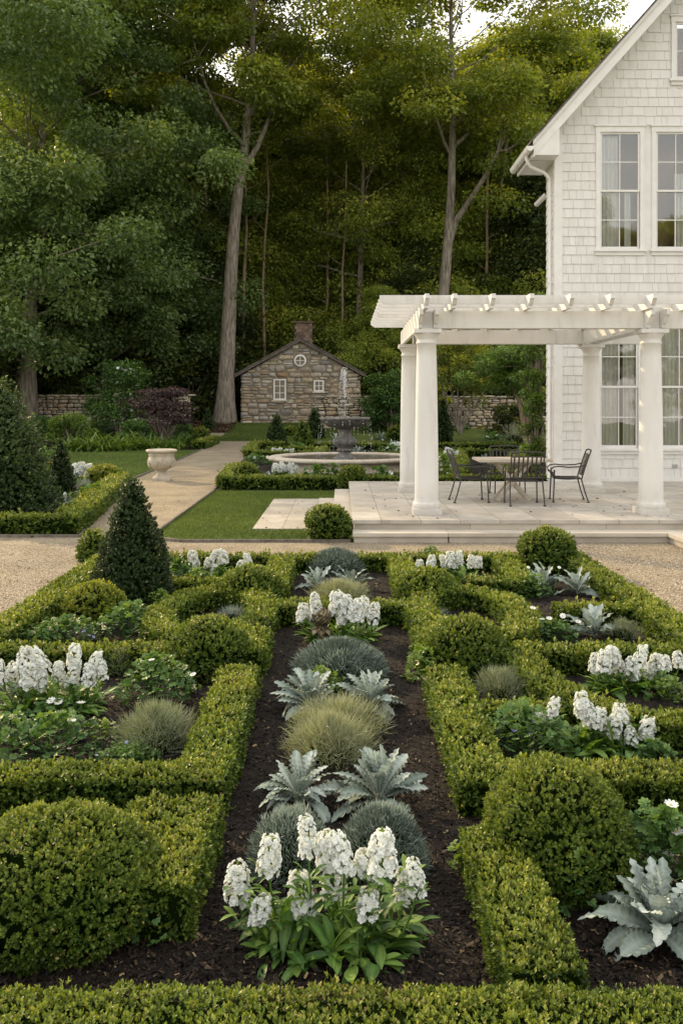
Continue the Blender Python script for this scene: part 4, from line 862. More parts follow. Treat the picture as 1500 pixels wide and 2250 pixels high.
def stock(label,px,py,spikes,wpx,ytop,seed=1,nl=60,group='white flowering stocks in the garden beds',lod=1.0):
    x,Y=gp(px,py); rs=np.random.RandomState(seed); root=empty('stock_plant',(x,Y,.012),0,label,'flowers',group); r=wpx/2*Y/F
    ht=H-(ytop-890)*Y/F; ht=max(ht,.06)
    mb=MB(); n=int(nl*1.5); bx=rs.uniform(-r*.62,r*.62,n); by=rs.uniform(-.35,.45,n)*r*.9
    A,a,e=radial(rs,n,.15,1.25); A=nrm(A+np.column_stack([bx/r*.9,by/r*.4-.1,np.zeros(n)])); LL=np.minimum(.17*(.6+.7*rs.rand(n)),ht*1.5+.05)*max(1,(Y/6)**.3)
    for j in range(3):
        m=rs.rand(n)<.5 if j<2 else np.ones(n,bool)
        place(mb,np.column_stack([bx,by,np.zeros(n)])[m]+rs.normal(size=(m.sum(),3))*[.01,.01,0],A[m],(upn(A[m])+rs.normal(size=(m.sum(),3))*.2),LL[m]*(.8+.4*rs.rand(m.sum())),ST[j],rs.rand(m.sum()),0,True)
    # upper stem leaves
    n2=nl*2; i=rs.randint(0,len(spikes),n2); sx=np.array([(s[0]-750)*Y/F-x for s in spikes])[i]; zz=ht*(.2+.8*rs.rand(n2)); A2,_,_=radial(rs,n2,.3,1.2)
    place(mb,np.column_stack([sx*.95+rs.normal(size=n2)*.015,rs.normal(size=n2)*.03,zz]),A2,upn(A2),.085*(.6+.7*rs.rand(n2))*max(1,(Y/6)**.3),ST[1],rs.rand(n2),0,True)
    mb.build('foliage',M['stockleaf'],root)
    for (sx,yt,yb) in spikes:
        dy=rs.uniform(-.06,.08)*min(1,Y/6); Yc=Y+dy; X=(sx-750)*Yc/F-x; z1=H-(yt-890)*Yc/F; z0=H-(yb-890)*Yc/F; m2=MB()
        z0=max(z0,.04); z1=max(z1,z0+.05)
        m2.tube([(X*.75,dy*.6,0),(X*.93,dy,z0*.6),(X,dy,z0),(X,dy,z1-.01)],[.0055,.005,.0045,.003],5,1)
        wf=rs.uniform(.78,1.12); v0=len(m2.v); floret_spike(m2,rs,X,dy,z0,z1,wf*.056*max(.9,(z1-z0)/.14)**.7*max(1,(Y/7)**.25),lod); lx,ly=rs.normal()*.16,rs.normal()*.12
        for q in range(v0,len(m2.v)):
            dz=(m2.v[q][:,2]-z0); m2.v[q][:,0]+=dz*lx; m2.v[q][:,1]+=dz*ly
        m2.build('flower_spike',[M['petal'],M['stockleaf']],root)
    return root
def tuft(label,px,py,wpx,ytop,mat='lavender',seed=1,n=1500,w=1.0,group='grey and olive tufted mounds in the beds',name='lavender_tuft',cat='plant',short=False):
    x,Y=gp(px,py); r=wpx/2*Y/F; Y+=r*.45; x=(px-750)*Y/F; ht=max(H-(ytop-890)*(Y+r*.1)/F,r*.35); rs=np.random.RandomState(seed); mb=MB()
    A,a,e=radial(rs,n,.12,PI/2); 
    w*=1.0 if not short else 2.4
    B=(np.array([(-.018*w,0,0),(.018*w,0,0),(.015*w,.6,.02),(0,1,0),(0,1,0),(-.015*w,.6,.02)]),np.array([(0,1,2,5),(5,2,3,4)]))
    q=np.column_stack([A[:,0]*r,A[:,1]*r,A[:,2]*ht])*(1+(.13 if short else .24)*wob(A,3,seed)+.10*wob(A,9,seed))[:,None]
    if not short: n0=n
    if short: # dense cushion of short shoots
        base=q*(.80+.16*rs.rand(n))[:,None]; D=nrm(nrm(q)+[0,0,.30]+rs.normal(size=(n,3))*.45); L=r*.15*(.5+.8*rs.rand(n))
    else:
        base=q*(.45+.50*rs.rand(n)**.7)[:,None]; D=nrm(nrm(q*[1,1,.8])*.75+[0,0,.55]+rs.normal(size=(n,3))*.48); L=r*.12+r*.20*rs.rand(n)
    base[:,2]=np.abs(base[:,2]); N=nrm(rs.normal(size=(n,3)))
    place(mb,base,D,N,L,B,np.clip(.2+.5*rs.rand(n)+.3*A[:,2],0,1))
    if short:
        pr=np.array(DOME)*[r*.84,ht*.84]; mb.lathe(pr,k=20,mat=1)
        N2=n; A3,_,_=radial(rs,N2,.0,PI/2); q3=np.column_stack([A3[:,0]*r,A3[:,1]*r,A3[:,2]*ht])*.88; place(mb,q3,nrm(A3+rs.normal(size=(N2,3))*.8),nrm(rs.normal(size=(N2,3))),r*.2,B,.25*rs.rand(N2))
    else:
        pr=np.array(DOME)*[r*.5,ht*.5]; mb.lathe(pr,k=14,mat=1)
    return mb.build(name,[M[mat],M['core']],loc=(x,Y,.012),tag_=(label,cat,group))
def flower_on(root,P,s,mat='petal',stem=True,tm=None,name='flower',rs=None,center=True,d=None):
    tm=tm or ANEM; mb=MB(); A=nrm((np.array([[0,-.35,1.]]) if d is None else np.array([d]))+rs.normal(size=(1,3))*.25); P=np.array(P,float)
    place(mb,P[None],A,np.array([[0,1.,.1]]),s,tm,rs.rand(),0,True)
    if center: place(mb,P[None]+A*s*.06,A,np.array([[0,1.,0]]),s*.22,(ICO[0],ICO[1]),.5,1)
    if stem: mb.tube([P*[.8,.8,.2],P-[0,0,.02],P],.003,5,2)
    mb.build(name,[M[mat],M['yellow'],M['stockleaf']],root)
def perennial(label,px,py,wpx,ytop,seed=1,mat='perennial',leaf=.05,flowers=(),fmat='petal',fs=.022,n=None,tm=None,ftm=None,group='leafy green perennials in the beds',name='leafy_perennial'):
    x,Y=gp(px,py); r=wpx/2*Y/F; Y+=r*.4; x=(px-750)*Y/F; ht=max(H-(ytop-890)*(Y)/F,.07); rs=np.random.RandomState(seed)
    root=empty(name,(x,Y,.012),0,label,'plant',group) if flowers else None
    leaf=leaf*max(1,(Y/6)**.6); n=n or int(5.2*r*r*2.2/(leaf*leaf)); n=min(n,2600)
    mb=MB(); A,a,e=radial(rs,n,.0,PI/2); sh_=(.55+.5*rs.rand(n)**.6)*(1+.18*wob(A,5,seed)); q=np.column_stack([A[:,0]*r,A[:,1]*r,A[:,2]*ht])*sh_[:,None]; q[:,2]=np.abs(q[:,2])+.01
    D=nrm(np.column_stack([A[:,0],A[:,1],.12+.3*rs.rand(n)])+rs.normal(size=(n,3))*.35); N=nrm(A*.5+[0,0,1]+rs.normal(size=(n,3))*.35)
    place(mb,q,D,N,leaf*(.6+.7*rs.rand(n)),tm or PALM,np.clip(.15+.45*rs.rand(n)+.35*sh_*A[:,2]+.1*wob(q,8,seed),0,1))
    k=n//8; mb2=MB(); i=rs.randint(0,n,k)
    for j in i[:60]: mb.tube([q[j]*[.1,.1,0],q[j]*[.6,.6,.6],q[j]],.0025,4,0,.3,cap=False)
    if root is None: return mb.build(name,M[mat],loc=(x,Y,.012),tag_=(label,'plant',group))
    mb.build('foliage',M[mat],root)
    for (fx,fy) in flowers:
        Yc=Y-r*.2; X=(fx-750)*Yc/F-x; Z=H-(fy-890)*Yc/F; flower_on(root,(X,-r*.2,max(Z,.05)),fs*max(1,(Y/6)**.5),fmat,tm=ftm,rs=rs)
    return root
def ball(label,px,ybase,wpx,ytop,seed,prof=None,name='boxwood_ball',mats=None,z0=0,bias=0,lump=.02,k=6,group='clipped boxwood balls and mounds',L=None,layers=2.4,ry=None,up=.45):
    Yb=F*(H-z0)/(ybase-890); r=wpx/2*Yb/F; Y=Yb+r*.75; r=wpx/2*Y/F; x=(px-750)*Y/F; top=H-(ytop-890)*(Y+.1*r)/F-z0
    mm=mats or [M['box'],M['core']]
    if bias>.05 and mats is None: mm=[M['box_yellow'],M['core']]
    return revolve_shrub(name,label,(x,Y,z0),r*.97,top*.98,prof or DOME,seed=seed,mats=mm,lump=lump*r/.3,bias=bias,group=group,L=L,layers=layers,ry=ry,k=k,up=up)
def cone(label,px,ybase,wpx,ytop,seed,z0=0,mats=None,shaggy=.03,lump=.03,prof=None,group='conical evergreen topiaries',name='yew_cone',L=None,up=.6,layers=2.6,bias=0):
    Yb=F*(H-z0)/(ybase-890); r=wpx/2*Yb/F; Y=Yb+r*.7; r=wpx/2*Y/F; x=(px-750)*Y/F; top=H-(ytop-890)*Y/F-z0
    return revolve_shrub(name,label,(x,Y,z0),r*.95,top*.97,prof or CONE,seed=seed,mats=mats or [M['yew'],M['core']],lump=lump,shaggy=shaggy*top,group=group,up=up,L=L,layers=layers,cores=.86,bias=bias)
# ------------------------------------------------------------------ front parterre hedges
hg='clipped box hedges of the front garden'
hedge('box_hedge','wide box hedge across the very front of the garden at the bottom edge',[(-2.2,2.70),(2.2,2.70)],w=.54,h=.21,seed=1,group=hg,L=.0135,layers=2.2)
hedge('box_hedge','short box hedge arm beside the large ball at the lower left',[(-.80,3.55),(-.78,4.34)],w=.42,h=.23,seed=2,group=hg)
hedge('box_hedge','box hedge running from the bottom hedge up to the large ball at the lower right',[(.69,3.06),(.67,4.1)],w=.27,h=.20,seed=3,group=hg)
hedge('box_hedge','box hedge across the left side in front of the purple-flowered patch',[(-3,4.74),(-.595,4.74)],w=.26,h=.20,seed=4,group=hg)
hedge('box_hedge','box hedge along the left of the dark central bed, yellow-tipped at its far end',[(-.725,4.88),(-.74,6.62)],w=.27,h=.20,seed=5,group=hg)
hedge('box_hedge','box hedge across the right side behind the large lower right ball',[(.60,4.74),(3,4.74)],w=.26,h=.20,seed=6,group=hg)
hedge('box_hedge','box hedge along the right of the dark central bed',[(.735,4.88),(.745,6.62)],w=.27,h=.20,seed=7,group=hg)
hedge('box_hedge','box hedge behind the left white stocks',[(-2.8,7.15),(-1.25,7.15)],w=.26,h=.20,seed=8,group=hg)
hedge('box_hedge','box hedge running right from the right central mound behind the rightmost stocks',[(1.35,7.15),(2.78,7.15)],w=.26,h=.20,seed=9,group=hg)
hedge('box_hedge','bent box hedge between the two groups of white stocks on the right',[(1.36,6.98),(1.44,6.3),(1.58,5.82),(1.95,5.55),(3.0,5.45)],w=.25,h=.20,seed=10,group=hg)
hedge('box_hedge','very short box hedge in front of the grey tuft on the right',[(.88,5.85),(1.42,5.85)],w=.2,h=.17,seed=11,group=hg)
def ell(cx,cy,a,b,n=26): return [(cx+a*math.cos(2*PI*i/n),cy+b*math.sin(2*PI*i/n)) for i in range(n)]
hedge('box_hedge','oval ring of box hedge left of the central white stocks',ell(-1.20,8.5,.47,.95),w=.27,h=.20,closed=True,seed=12,group=hg)
hedge('box_hedge','oval ring of box hedge right of the central white stocks',ell(1.20,8.5,.47,.95),w=.27,h=.20,closed=True,seed=13,group=hg)
hedge('box_hedge','box hedge block at the left of the centre behind the left mound',[(-.74,7.0),(-.74,7.72)],w=.28,h=.21,seed=14,group=hg)
hedge('box_hedge','box hedge block at the right of the centre behind the right mound',[(.74,7.0),(.74,7.72)],w=.28,h=.21,seed=15,group=hg)
hedge('box_hedge','box hedge crossing the central bed behind the finial',[(-.80,8.7),(.80,8.7)],w=.26,h=.21,seed=16,group=hg)
hedge('box_hedge','far box hedge left of the farthest dusty millers',[(-.725,9.6),(-.73,11.36)],w=.27,h=.20,seed=17,group=hg)
hedge('box_hedge','far box hedge right of the farthest dusty millers',[(.72,9.6),(.73,11.36)],w=.27,h=.20,seed=18,group=hg)
hedge('box_hedge','long box hedge closing the front garden along the gravel before the steps',[(-2.8,11.5),(2.8,11.5)],w=.26,h=.20,seed=19,group=hg)
hedge('box_hedge','long outer box hedge along the left gravel path',[(-2.92,5.2),(-2.92,11.6)],w=.30,h=.21,seed=20,group=hg)
hedge('box_hedge','long outer box hedge along the right gravel',[(2.92,5.2),(2.92,11.6)],w=.30,h=.21,seed=21,group=hg)
hedge('box_hedge','short box hedge spur joining the right outer hedge between the dusty millers',[(2.05,8.72),(2.78,8.72)],w=.25,h=.18,seed=22,group=hg)
hedge('box_hedge','short box hedge at the far right beside the far white stocks',[(1.40,10.0),(2.0,10.0),(2.02,11.35)],w=.27,h=.19,seed=23,group=hg)
hedge('box_hedge','short box hedge under the far left white stocks',[(-2.05,10.0),(-1.35,10.0)],w=.25,h=.18,seed=24,group=hg)
# ------------------------------------------------------------------ balls and cones of the front garden
ball('very large boxwood ball at the lower left, cut by the left edge',135,2120,470,1772,41,lump=.03)
ball('very large boxwood ball at the lower right between two hedges',1222,1985,345,1662,42,lump=.025,bias=.02)
ball('boxwood mound at the left of the dark central bed',460,1502,186,1350,43)
ball('olive boxwood mound at the right of the dark central bed',1023,1500,188,1350,44)
ball('low boxwood mound on the left oval ring',550,1342,158,1244,45)
ball('low olive boxwood mound on the right oval ring',937,1340,150,1246,46)
ball('smooth boxwood ball in front of the dark cone on the left',207,1374,146,1279,47,bias=.08,lump=.006)
ball('boxwood ball behind the dark cone on the left',207,1238,72,1163,48)
ball('boxwood ball in the far right corner of the front garden',1202,1266,130,1162,49,BALL)
ball('boxwood ball on the lawn at the left end of the terrace steps',721,1192,100,1110,50,BALL)
cone('large dark yew cone standing in the front garden at left',292,1340,172,1042,51,shaggy=.035,lump=.03)
# leafy sprouts at the feet of the mounds
perennial('leafy green sprout at the foot of the large lower left ball',345,2075,90,1975,61,leaf=.045,n=60)
perennial('leafy green sprout at the foot of the large lower right ball',1275,2015,110,1895,62,leaf=.045,n=70)
perennial('bright leafy sprout left of the large lower right ball',1040,1925,110,1840,63,mat='lightshrub',leaf=.035,n=120)
perennial('leafy sprout at the corner below the right central mound',925,1500,70,1425,64,leaf=.05,n=90,mat='lightshrub')
# ------------------------------------------------------------------ central bed
stock('tall white stocks in the centre foreground with broad green leaves',722,2090,[(520,1898,1985),(590,1842,1930),(565,1972,2036),(678,1802,1885),(722,1835,1905),(756,1843,1915),(732,1893,1978),(667,1930,2012),(840,1833,1930),(810,1963,2020),(888,1915,1990),(914,1898,1975),(812,1880,1925)],440,1925,71,nl=110)
tuft('blue-grey cushion at the left behind the foreground stocks',640,1940,200,1785,'greymound',72,n=3800,name='grey_cushion_plant',short=True)
tuft('blue-grey cushion at the right behind the foreground stocks',838,1940,215,1775,'greymound',73,n=4200,name='grey_cushion_plant',short=True)
dusty('large dusty miller left of centre, front pair',655,1772,175,74)
dusty('large dusty miller right of centre, front pair',832,1775,190,75)
tuft('olive wispy tuft in the central bed behind the front dusty millers',725,1690,225,1588,'olivetuft',76,n=4700,name='olive_tuft',w=1.1)
tuft('olive wispy tuft directly behind the other in the central bed',745,1628,230,1545,'olivetuft',77,n=4500,name='olive_tuft',w=1.1)
dusty('dusty miller left of centre, middle pair',682,1568,150,78)
dusty('dusty miller right of centre, middle pair',812,1568,150,79)
perennial('small green plant between the middle dusty millers and grey cushion',708,1528,110,1480,80,leaf=.03,mat='lightshrub')
tuft('wide blue-grey cushion in the middle of the central bed',748,1500,215,1414,'greymound',81,n=5200,name='grey_cushion_plant',short=True)
stock('white stocks in the centre behind the artichoke finial',752,1408,[(666,1330,1372),(698,1306,1362),(740,1303,1352),(765,1312,1366),(783,1322,1368),(802,1312,1362),(820,1330,1372),(752,1340,1374)],180,1372,82,nl=70)
tuft('low olive tuft behind the central white stocks',745,1326,140,1284,'olivetuft',83,n=4500,name='olive_tuft')
dusty('dusty miller left of centre, farthest pair',698,1298,88,84,n=22)
dusty('dusty miller right of centre, farthest pair',772,1296,88,85,n=22)
tuft('blue-grey cushion at the far end of the central bed',738,1262,134,1210,'greymound',86,n=4000,name='grey_cushion_plant',short=True)
# artichoke finial
x,Y=gp(706,1412); r0=.085; root=empty('artichoke_finial',(x,Y,.012),0,'brown stone artichoke ball finial with leaves in front of the central stocks','garden ornament')
mb=MB(); rs=np.random.RandomState(9); n=150; k=np.arange(n); zz=1-2*(k+.5)/n; th=k*2.39996; A=np.column_stack([np.sqrt(1-zz**2)*np.cos(th),np.sqrt(1-zz**2)*np.sin(th),zz])
SC=(np.array([(-.5,-.45,0),(.5,-.45,0),(.42,.35,.25),(0,.62,.3),(-.42,.35,.25),(0,-.1,.42)]),np.array([(0,1,5,5),(1,2,5,5),(2,3,5,5),(3,4,5,5),(4,0,5,5)]))
SCf=(SC[0],np.array([(0,1,5),(1,2,5),(2,3,5),(3,4,5),(4,0,5)]))
tan_=np.cross(np.cross(A,[0,0,1.]),A); place(mb,A*r0*.93,nrm(tan_+A*.25),A,.028,SCf,rs.rand(n)); mb.lathe([(.005,-r0*.95),(.05,-r0*.75),(r0*.9,-r0*.2),(r0*.9,.2*r0),(.05,r0*.75),(.005,r0*.95)],k=20,rnd=.1); mb.build('ball',M['finial'],root).location=(0,0,.215)
mb=MB(); mb.tube([(0,0,0),(0,0,.14)],[.05,.035],10)
for i in range(7):
    a=i*2*PI/7+.2; A1=np.array([[math.cos(a),math.sin(a),.75]]); place(mb,np.array([[0,0,.10]])*0+[[0,0,.12]],A1*[1,1,.15],np.array([[0,0,1.]]),.115,strip(8,.42,1.3,.3,peak=.5),rs.rand(),0,True)
mb.build('leaf_collar',M['finial'],root)
# ------------------------------------------------------------------ left beds
stock('row of white stocks at the left edge behind the anemones',112,1562,[(8,1458,1505),(42,1428,1480),(32,1462,1520),(60,1462,1515),(97,1424,1478),(86,1478,1520),(128,1458,1504),(163,1420,1470),(156,1470,1508),(203,1438,1480),(196,1462,1508),(226,1455,1495)],250,1500,91,nl=110)
perennial('broad green anemone with a few white flowers behind the left lavender tuft',340,1552,190,1452,92,flowers=[(333,1455),(280,1487),(424,1487),(400,1530)],leaf=.045)
perennial('dark green geranium at the left edge in front of the white stocks',108,1678,225,1580,93,flowers=[(152,1668),(162,1588),(150,1617)],fs=.014,leaf=.05)
perennial('single white anemone below the left row of stocks',128,1585,120,1545,94,flowers=[(113,1545),(128,1548),(178,1550)],fs=.030,leaf=.04)
perennial('low plant with tiny blue flowers behind the left cross hedge',285,1690,150,1648,95,flowers=[(235,1668),(262,1672),(283,1662),(278,1635),(212,1672)],fmat='blue',fs=.010,leaf=.022)
tuft('large grey-green lavender tuft left of the central hedge',343,1662,215,1560,'lavender',96,n=4200)
tuft('pale wispy tuft behind the left anemone',268,1490,110,1435,'lavender',97,n=1800)
perennial('blue-flowered plant behind the left cross hedge near the path',140,1420,160,1362,98,mat='perennial',flowers=[(170,1392),(158,1396),(185,1390),(196,1400),(205,1413),(180,1393)],fmat='blue',fs=.014,leaf=.03)
perennial('bushy green plant beside the smooth ball on the left',278,1405,150,1335,99,flowers=[(222,1375),(290,1350)],fs=.02,leaf=.05)
tuft('blue fescue tuft inside the left oval ring',508,1372,95,1338,'greymound',100,n=900,name='fescue_tuft')
stock('far left white stocks by the cross hedge',482,1282,[(425,1212,1240),(432,1232,1254),(462,1210,1238),(455,1228,1250),(490,1210,1240),(470,1240,1265),(527,1234,1252),(547,1218,1246)],130,1248,101,nl=50)
perennial('green plant right of the large yew cone',392,1300,110,1240,102,leaf=.045,mat='perennial')
perennial('small green plant at the foot of the yew cone under the stocks',430,1290,70,1258,103,leaf=.04,mat='lightshrub',flowers=[(425,1283),(412,1278)],fs=.014)
# ------------------------------------------------------------------ right beds
stock('white stocks on the right in front of the bent hedge',1320,1655,[(1211,1538,1580),(1183,1575,1590),(1280,1527,1580),(1300,1548,1600),(1322,1560,1610),(1345,1570,1622),(1368,1550,1598),(1388,1602,1640),(1420,1580,1628),(1310,1565,1605)],220,1600,111,nl=90)
perennial('large dark geranium with lilac and white flowers on the right',1150,1672,215,1562,112,flowers=[(1163,1613),(1184,1610),(1218,1635),(1130,1608)],fmat='blue',fs=.020,leaf=.045)
tuft('grey-green tuft behind the right geranium',1103,1545,150,1476,'lavender',113,n=3000)
stock('rightmost white stocks behind the bent hedge, near the right edge',1385,1520,[(1303,1440,1480),(1325,1432,1480),(1345,1425,1470),(1362,1430,1485),(1402,1424,1468),(1390,1450,1495),(1425,1455,1500),(1440,1440,1475),(1460,1445,1475),(1492,1438,1470),(1412,1468,1498)],200,1488,114,nl=70)
dusty('dusty miller on the right between hedge spur and cross hedge',1302,1402,120,115,n=22)
tuft('olive grey tuft right of the middle right dusty miller',1368,1412,90,1362,'lavender',116,n=1800)
perennial('white anemones on a low plant at the right of the oval ring',1205,1412,130,1370,117,flowers=[(1170,1340),(1190,1365),(1206,1363),(1236,1357),(1270,1370),(1150,1385)],fs=.024,leaf=.04)
dusty('far right dusty miller next to the outer hedge',1268,1308,98,118,n=20)
dusty('far right dusty miller behind its neighbour, under the corner ball',1195,1296,92,119,n=20)
perennial('low green plant with tiny white flowers beside the far right dusty millers',1168,1318,90,1272,120,flowers=[(1160,1250),(1228,1250)],fs=.016,leaf=.035)
stock('far right white stocks by the terrace steps',985,1282,[(922,1232,1250),(946,1222,1244),(980,1222,1250),(992,1215,1248),(1008,1212,1244),(1035,1222,1250),(1048,1225,1248)],130,1248,121,nl=40)
perennial('feathery green plant left of the far right stocks',945,1252,80,1212,122,leaf=.035)
tuft('blue fescue tuft inside the right oval ring',957,1372,80,1338,'greymound',123,n=900,name='fescue_tuft')
dusty('very large dusty miller at the lower right edge',1445,2075,265,124,n=46)
perennial('dark green anemone plant with white flowers at the right edge',1455,1960,180,1800,125,flowers=[(1474,1776),(1485,1834),(1470,1885)],fs=.030,leaf=.05,n=420)
# ------------------------------------------------------------------ left corner bed
h2='taller box hedges of the side gardens'
hedge('box_hedge','box hedge around the left corner bed by the path',[(-9,14.78),(-4.45,14.78),(-5.78,23.9)],w=.42,h=.30,seed=131,group=h2)
SPR=[(.80,0),(1,.05),(.97,.14),(.84,.3),(.66,.5),(.47,.68),(.3,.82),(.14,.93),(.05,.985),(.005,1)]
cone('big shaggy spruce at the left edge',0,1150,225,828,132,prof=SPR,shaggy=.09,lump=.16,name='spruce',mats=[M['spruce'],M['core']],up=.25,layers=3.2,L=.052,group='broad conifers')
cone('slim dark cone right of the big spruce',133,1092,62,960,133)
ball('boxwood ball in the left corner bed near the urn',228,1070,76,1025,134,BALL,bias=.06)
stock('white stocks between the slim cone and the small ball on the left',178,1062,[(162,1020,1044),(172,1017,1042),(182,1022,1046),(192,1020,1044),(168,1030,1048),(198,1028,1044)],60,1048,135,nl=30,lod=.7)
tuft('silver tuft in the left corner bed',186,1082,60,1052,'greymound',136,n=900,name='grey_tuft')
dusty('small dusty miller low at the left beside the spruce',140,1118,60,137,n=18)
perennial('low green filler behind the left corner hedge',205,1108,110,1070,138,leaf=.05)
perennial('red and orange flowers behind the spruce at the left',95,1062,90,985,139,flowers=[(92,1008),(103,1018),(78,1000)],fmat='orange',fs=.04,leaf=.05)
perennial('red flowers above the spruce shoulder at the left',62,1050,60,920,140,flowers=[(60,926),(68,952),(95,1008),(56,972)],fmat='red',fs=.045,leaf=.06)

for (l,x,y,w,t,s_,m,lf) in (('low green filler at the left edge below the stocks',28,1640,100,1580,150,'perennial',.04),('small feathery filler between geranium and lavender tuft on the left',228,1632,60,1592,151,'lightshrub',.028),
 ('low green plant under the right end of the right stocks',1440,1690,90,1640,152,'perennial',.04),('green filler plant beside the rightmost stocks',1470,1545,80,1500,153,'lightshrub',.04),
 ('low filler between smooth ball and left outer hedge',95,1428,80,1385,154,'perennial',.035),('low filler plant behind the right grey tuft',1150,1510,60,1480,155,'perennial',.035),
 ('small green filler at the left of the yew cone foot',352,1345,60,1300,156,'lightshrub',.035),('green filler right of the anemones by the oval ring',1130,1350,60,1312,157,'perennial',.035),
 ('low green filler between the left anemone and the mound',425,1505,60,1465,158,'perennial',.04),('small green filler behind the right anemones',1395,1470,70,1440,159,'perennial',.04)):
    perennial(l,x,y,w,t,s_,mat=m,leaf=lf)
# ------------------------------------------------------------------ fountain garden
h3='low box hedges of the fountain garden'
def fh(label,pts,seed,w=.36,h=.27,**k): return hedge('box_hedge',label,pts,w=w,h=h,seed=seed,group=h3,**k)
fh('low box hedge in front of the fountain, behind the small lawn',[(-2.95,22.7),(2.2,22.7),(8.2,22.9)],201,w=.45,h=.30)
fh('low box hedge from the lawn corner back along the path to the fountain',[(-2.95,23.0),(-3.25,28.2)],202)
fh('low box hedge left of the fountain by the far cone',[(-3.7,36.5),(-4.2,44),(-2.6,44.2)],203)
fh('box hedge crossing behind the fountain pool at left',[(-3.4,35.4),(-.9,35.4),(-.8,38.8),(-3.2,39)],204)
fh('box hedge crossing behind the fountain pool at right',[(1.1,35),(3.4,35.2),(3.5,39)],205)
fh('long box hedge behind the fountain in front of the far roses',[(-2.2,43),(3,43),(9,42.5)],206)
fh('box hedge beyond the left patio chair',[(3.1,25.2),(3.8,29),(4.6,36)],207,w=.45)
fh('box hedge beyond the patio table, right of the soil strip',[(4.2,24.4),(5.6,29),(7.0,36)],208,w=.55)
fh('short box hedge behind the left patio chair',[(3.6,36.6),(6.6,36.8)],209)
fh('box hedge square beside the back left column',[(2.2,30.5),(3.6,30.6)],210)
ball('boxwood ball left of the pool in the fountain garden',540,1064,66,1020,211,BALL,bias=.04,group='boxwood balls of the fountain garden')
ball('boxwood ball in front of the pool near the terrace',774,1082,64,1024,212,BALL,bias=.04,group='boxwood balls of the fountain garden')
ball('small boxwood ball behind the left cone at the fountain',637,968,30,938,213,BALL,bias=.05,group='boxwood balls of the fountain garden')
ball('small boxwood ball left of the back left column',868,972,34,938,214,BALL,bias=.05,group='boxwood balls of the fountain garden')
ball('small golden boxwood ball beyond the patio table by the far wall',1055,964,42,936,215,BALL,bias=.1,group='boxwood balls of the fountain garden')
ball('boxwood ball beside the far cone at the end of the left lawn',441,972,38,942,216,BALL,bias=.03,group='boxwood balls of the fountain garden')
cg='small cones of the fountain garden'
cone('dark cone right of the path in front of the cottage',607,984,46,906,221,group=cg)
cone('lighter conical shrub left of the fountain pedestal',665,992,44,922,222,group=cg,shaggy=.06,mats=[M['box'],M['core']])
cone('dark cone behind the fountain in front of the garden wall',691,970,44,892,223,group=cg)
cone('dark cone at the end of the left border by the path',457,965,34,895,224,group=cg)
cone('tall narrow cone seen just right of the front left column',973,975,38,872,225,group=cg,shaggy=.04)
fh('short box hedge along the end of the left lawn',[(-6.75,43.2),(-7.0,50)],226,w=.5,h=.35)
sg='small white flowering stocks round the fountain'
def s2(label,px,py,w,top,seed,n,lod=.55):
    r=np.random.RandomState(seed); sp=[(px-w/2+w*(i+.5)/n+r.normal()*2,top+r.rand()*8,top+20+r.rand()*8) for i in range(n)]; return stock(label,px,py,sp,w*1.2,top+22,seed,nl=40,lod=lod,group=sg)
s2('white stocks in front of the pool at left',627,1044,52,1016,231,9)
s2('white stocks by the pool rim behind, at left',622,1000,44,984,232,7)
s2('white stocks beyond the pool at right near the column',866,996,24,972,233,4)
s2('white stocks right of the front left column beyond the terrace',973,1050,16,1000,234,3)
s2('white flowers beside the left column low behind the left chair',986,1030,24,985,235,4)
dg='small silver plants of the fountain garden'
for (l,x,y,w,s) in (('small dusty miller left of the pool beside the ball',593,1060,44,241),('small dusty miller behind the pool left of the pedestal',737,976,40,242),('small dusty miller right of the fountain pedestal',785,1000,38,243),('small dusty miller beyond the pool toward the roses',835,970,42,244),('small dusty miller beyond the back left column',862,982,28,245),('silver plant behind the left patio chair',990,1004,40,246),('silver plant right behind the top of the left chair',1010,1014,34,247),('silver plant just left of the patio table top',1066,1012,26,248)):
    dusty(l,x,y,w,s,n=16,group=dg)
pgp='leafy plants round the fountain'
k=250
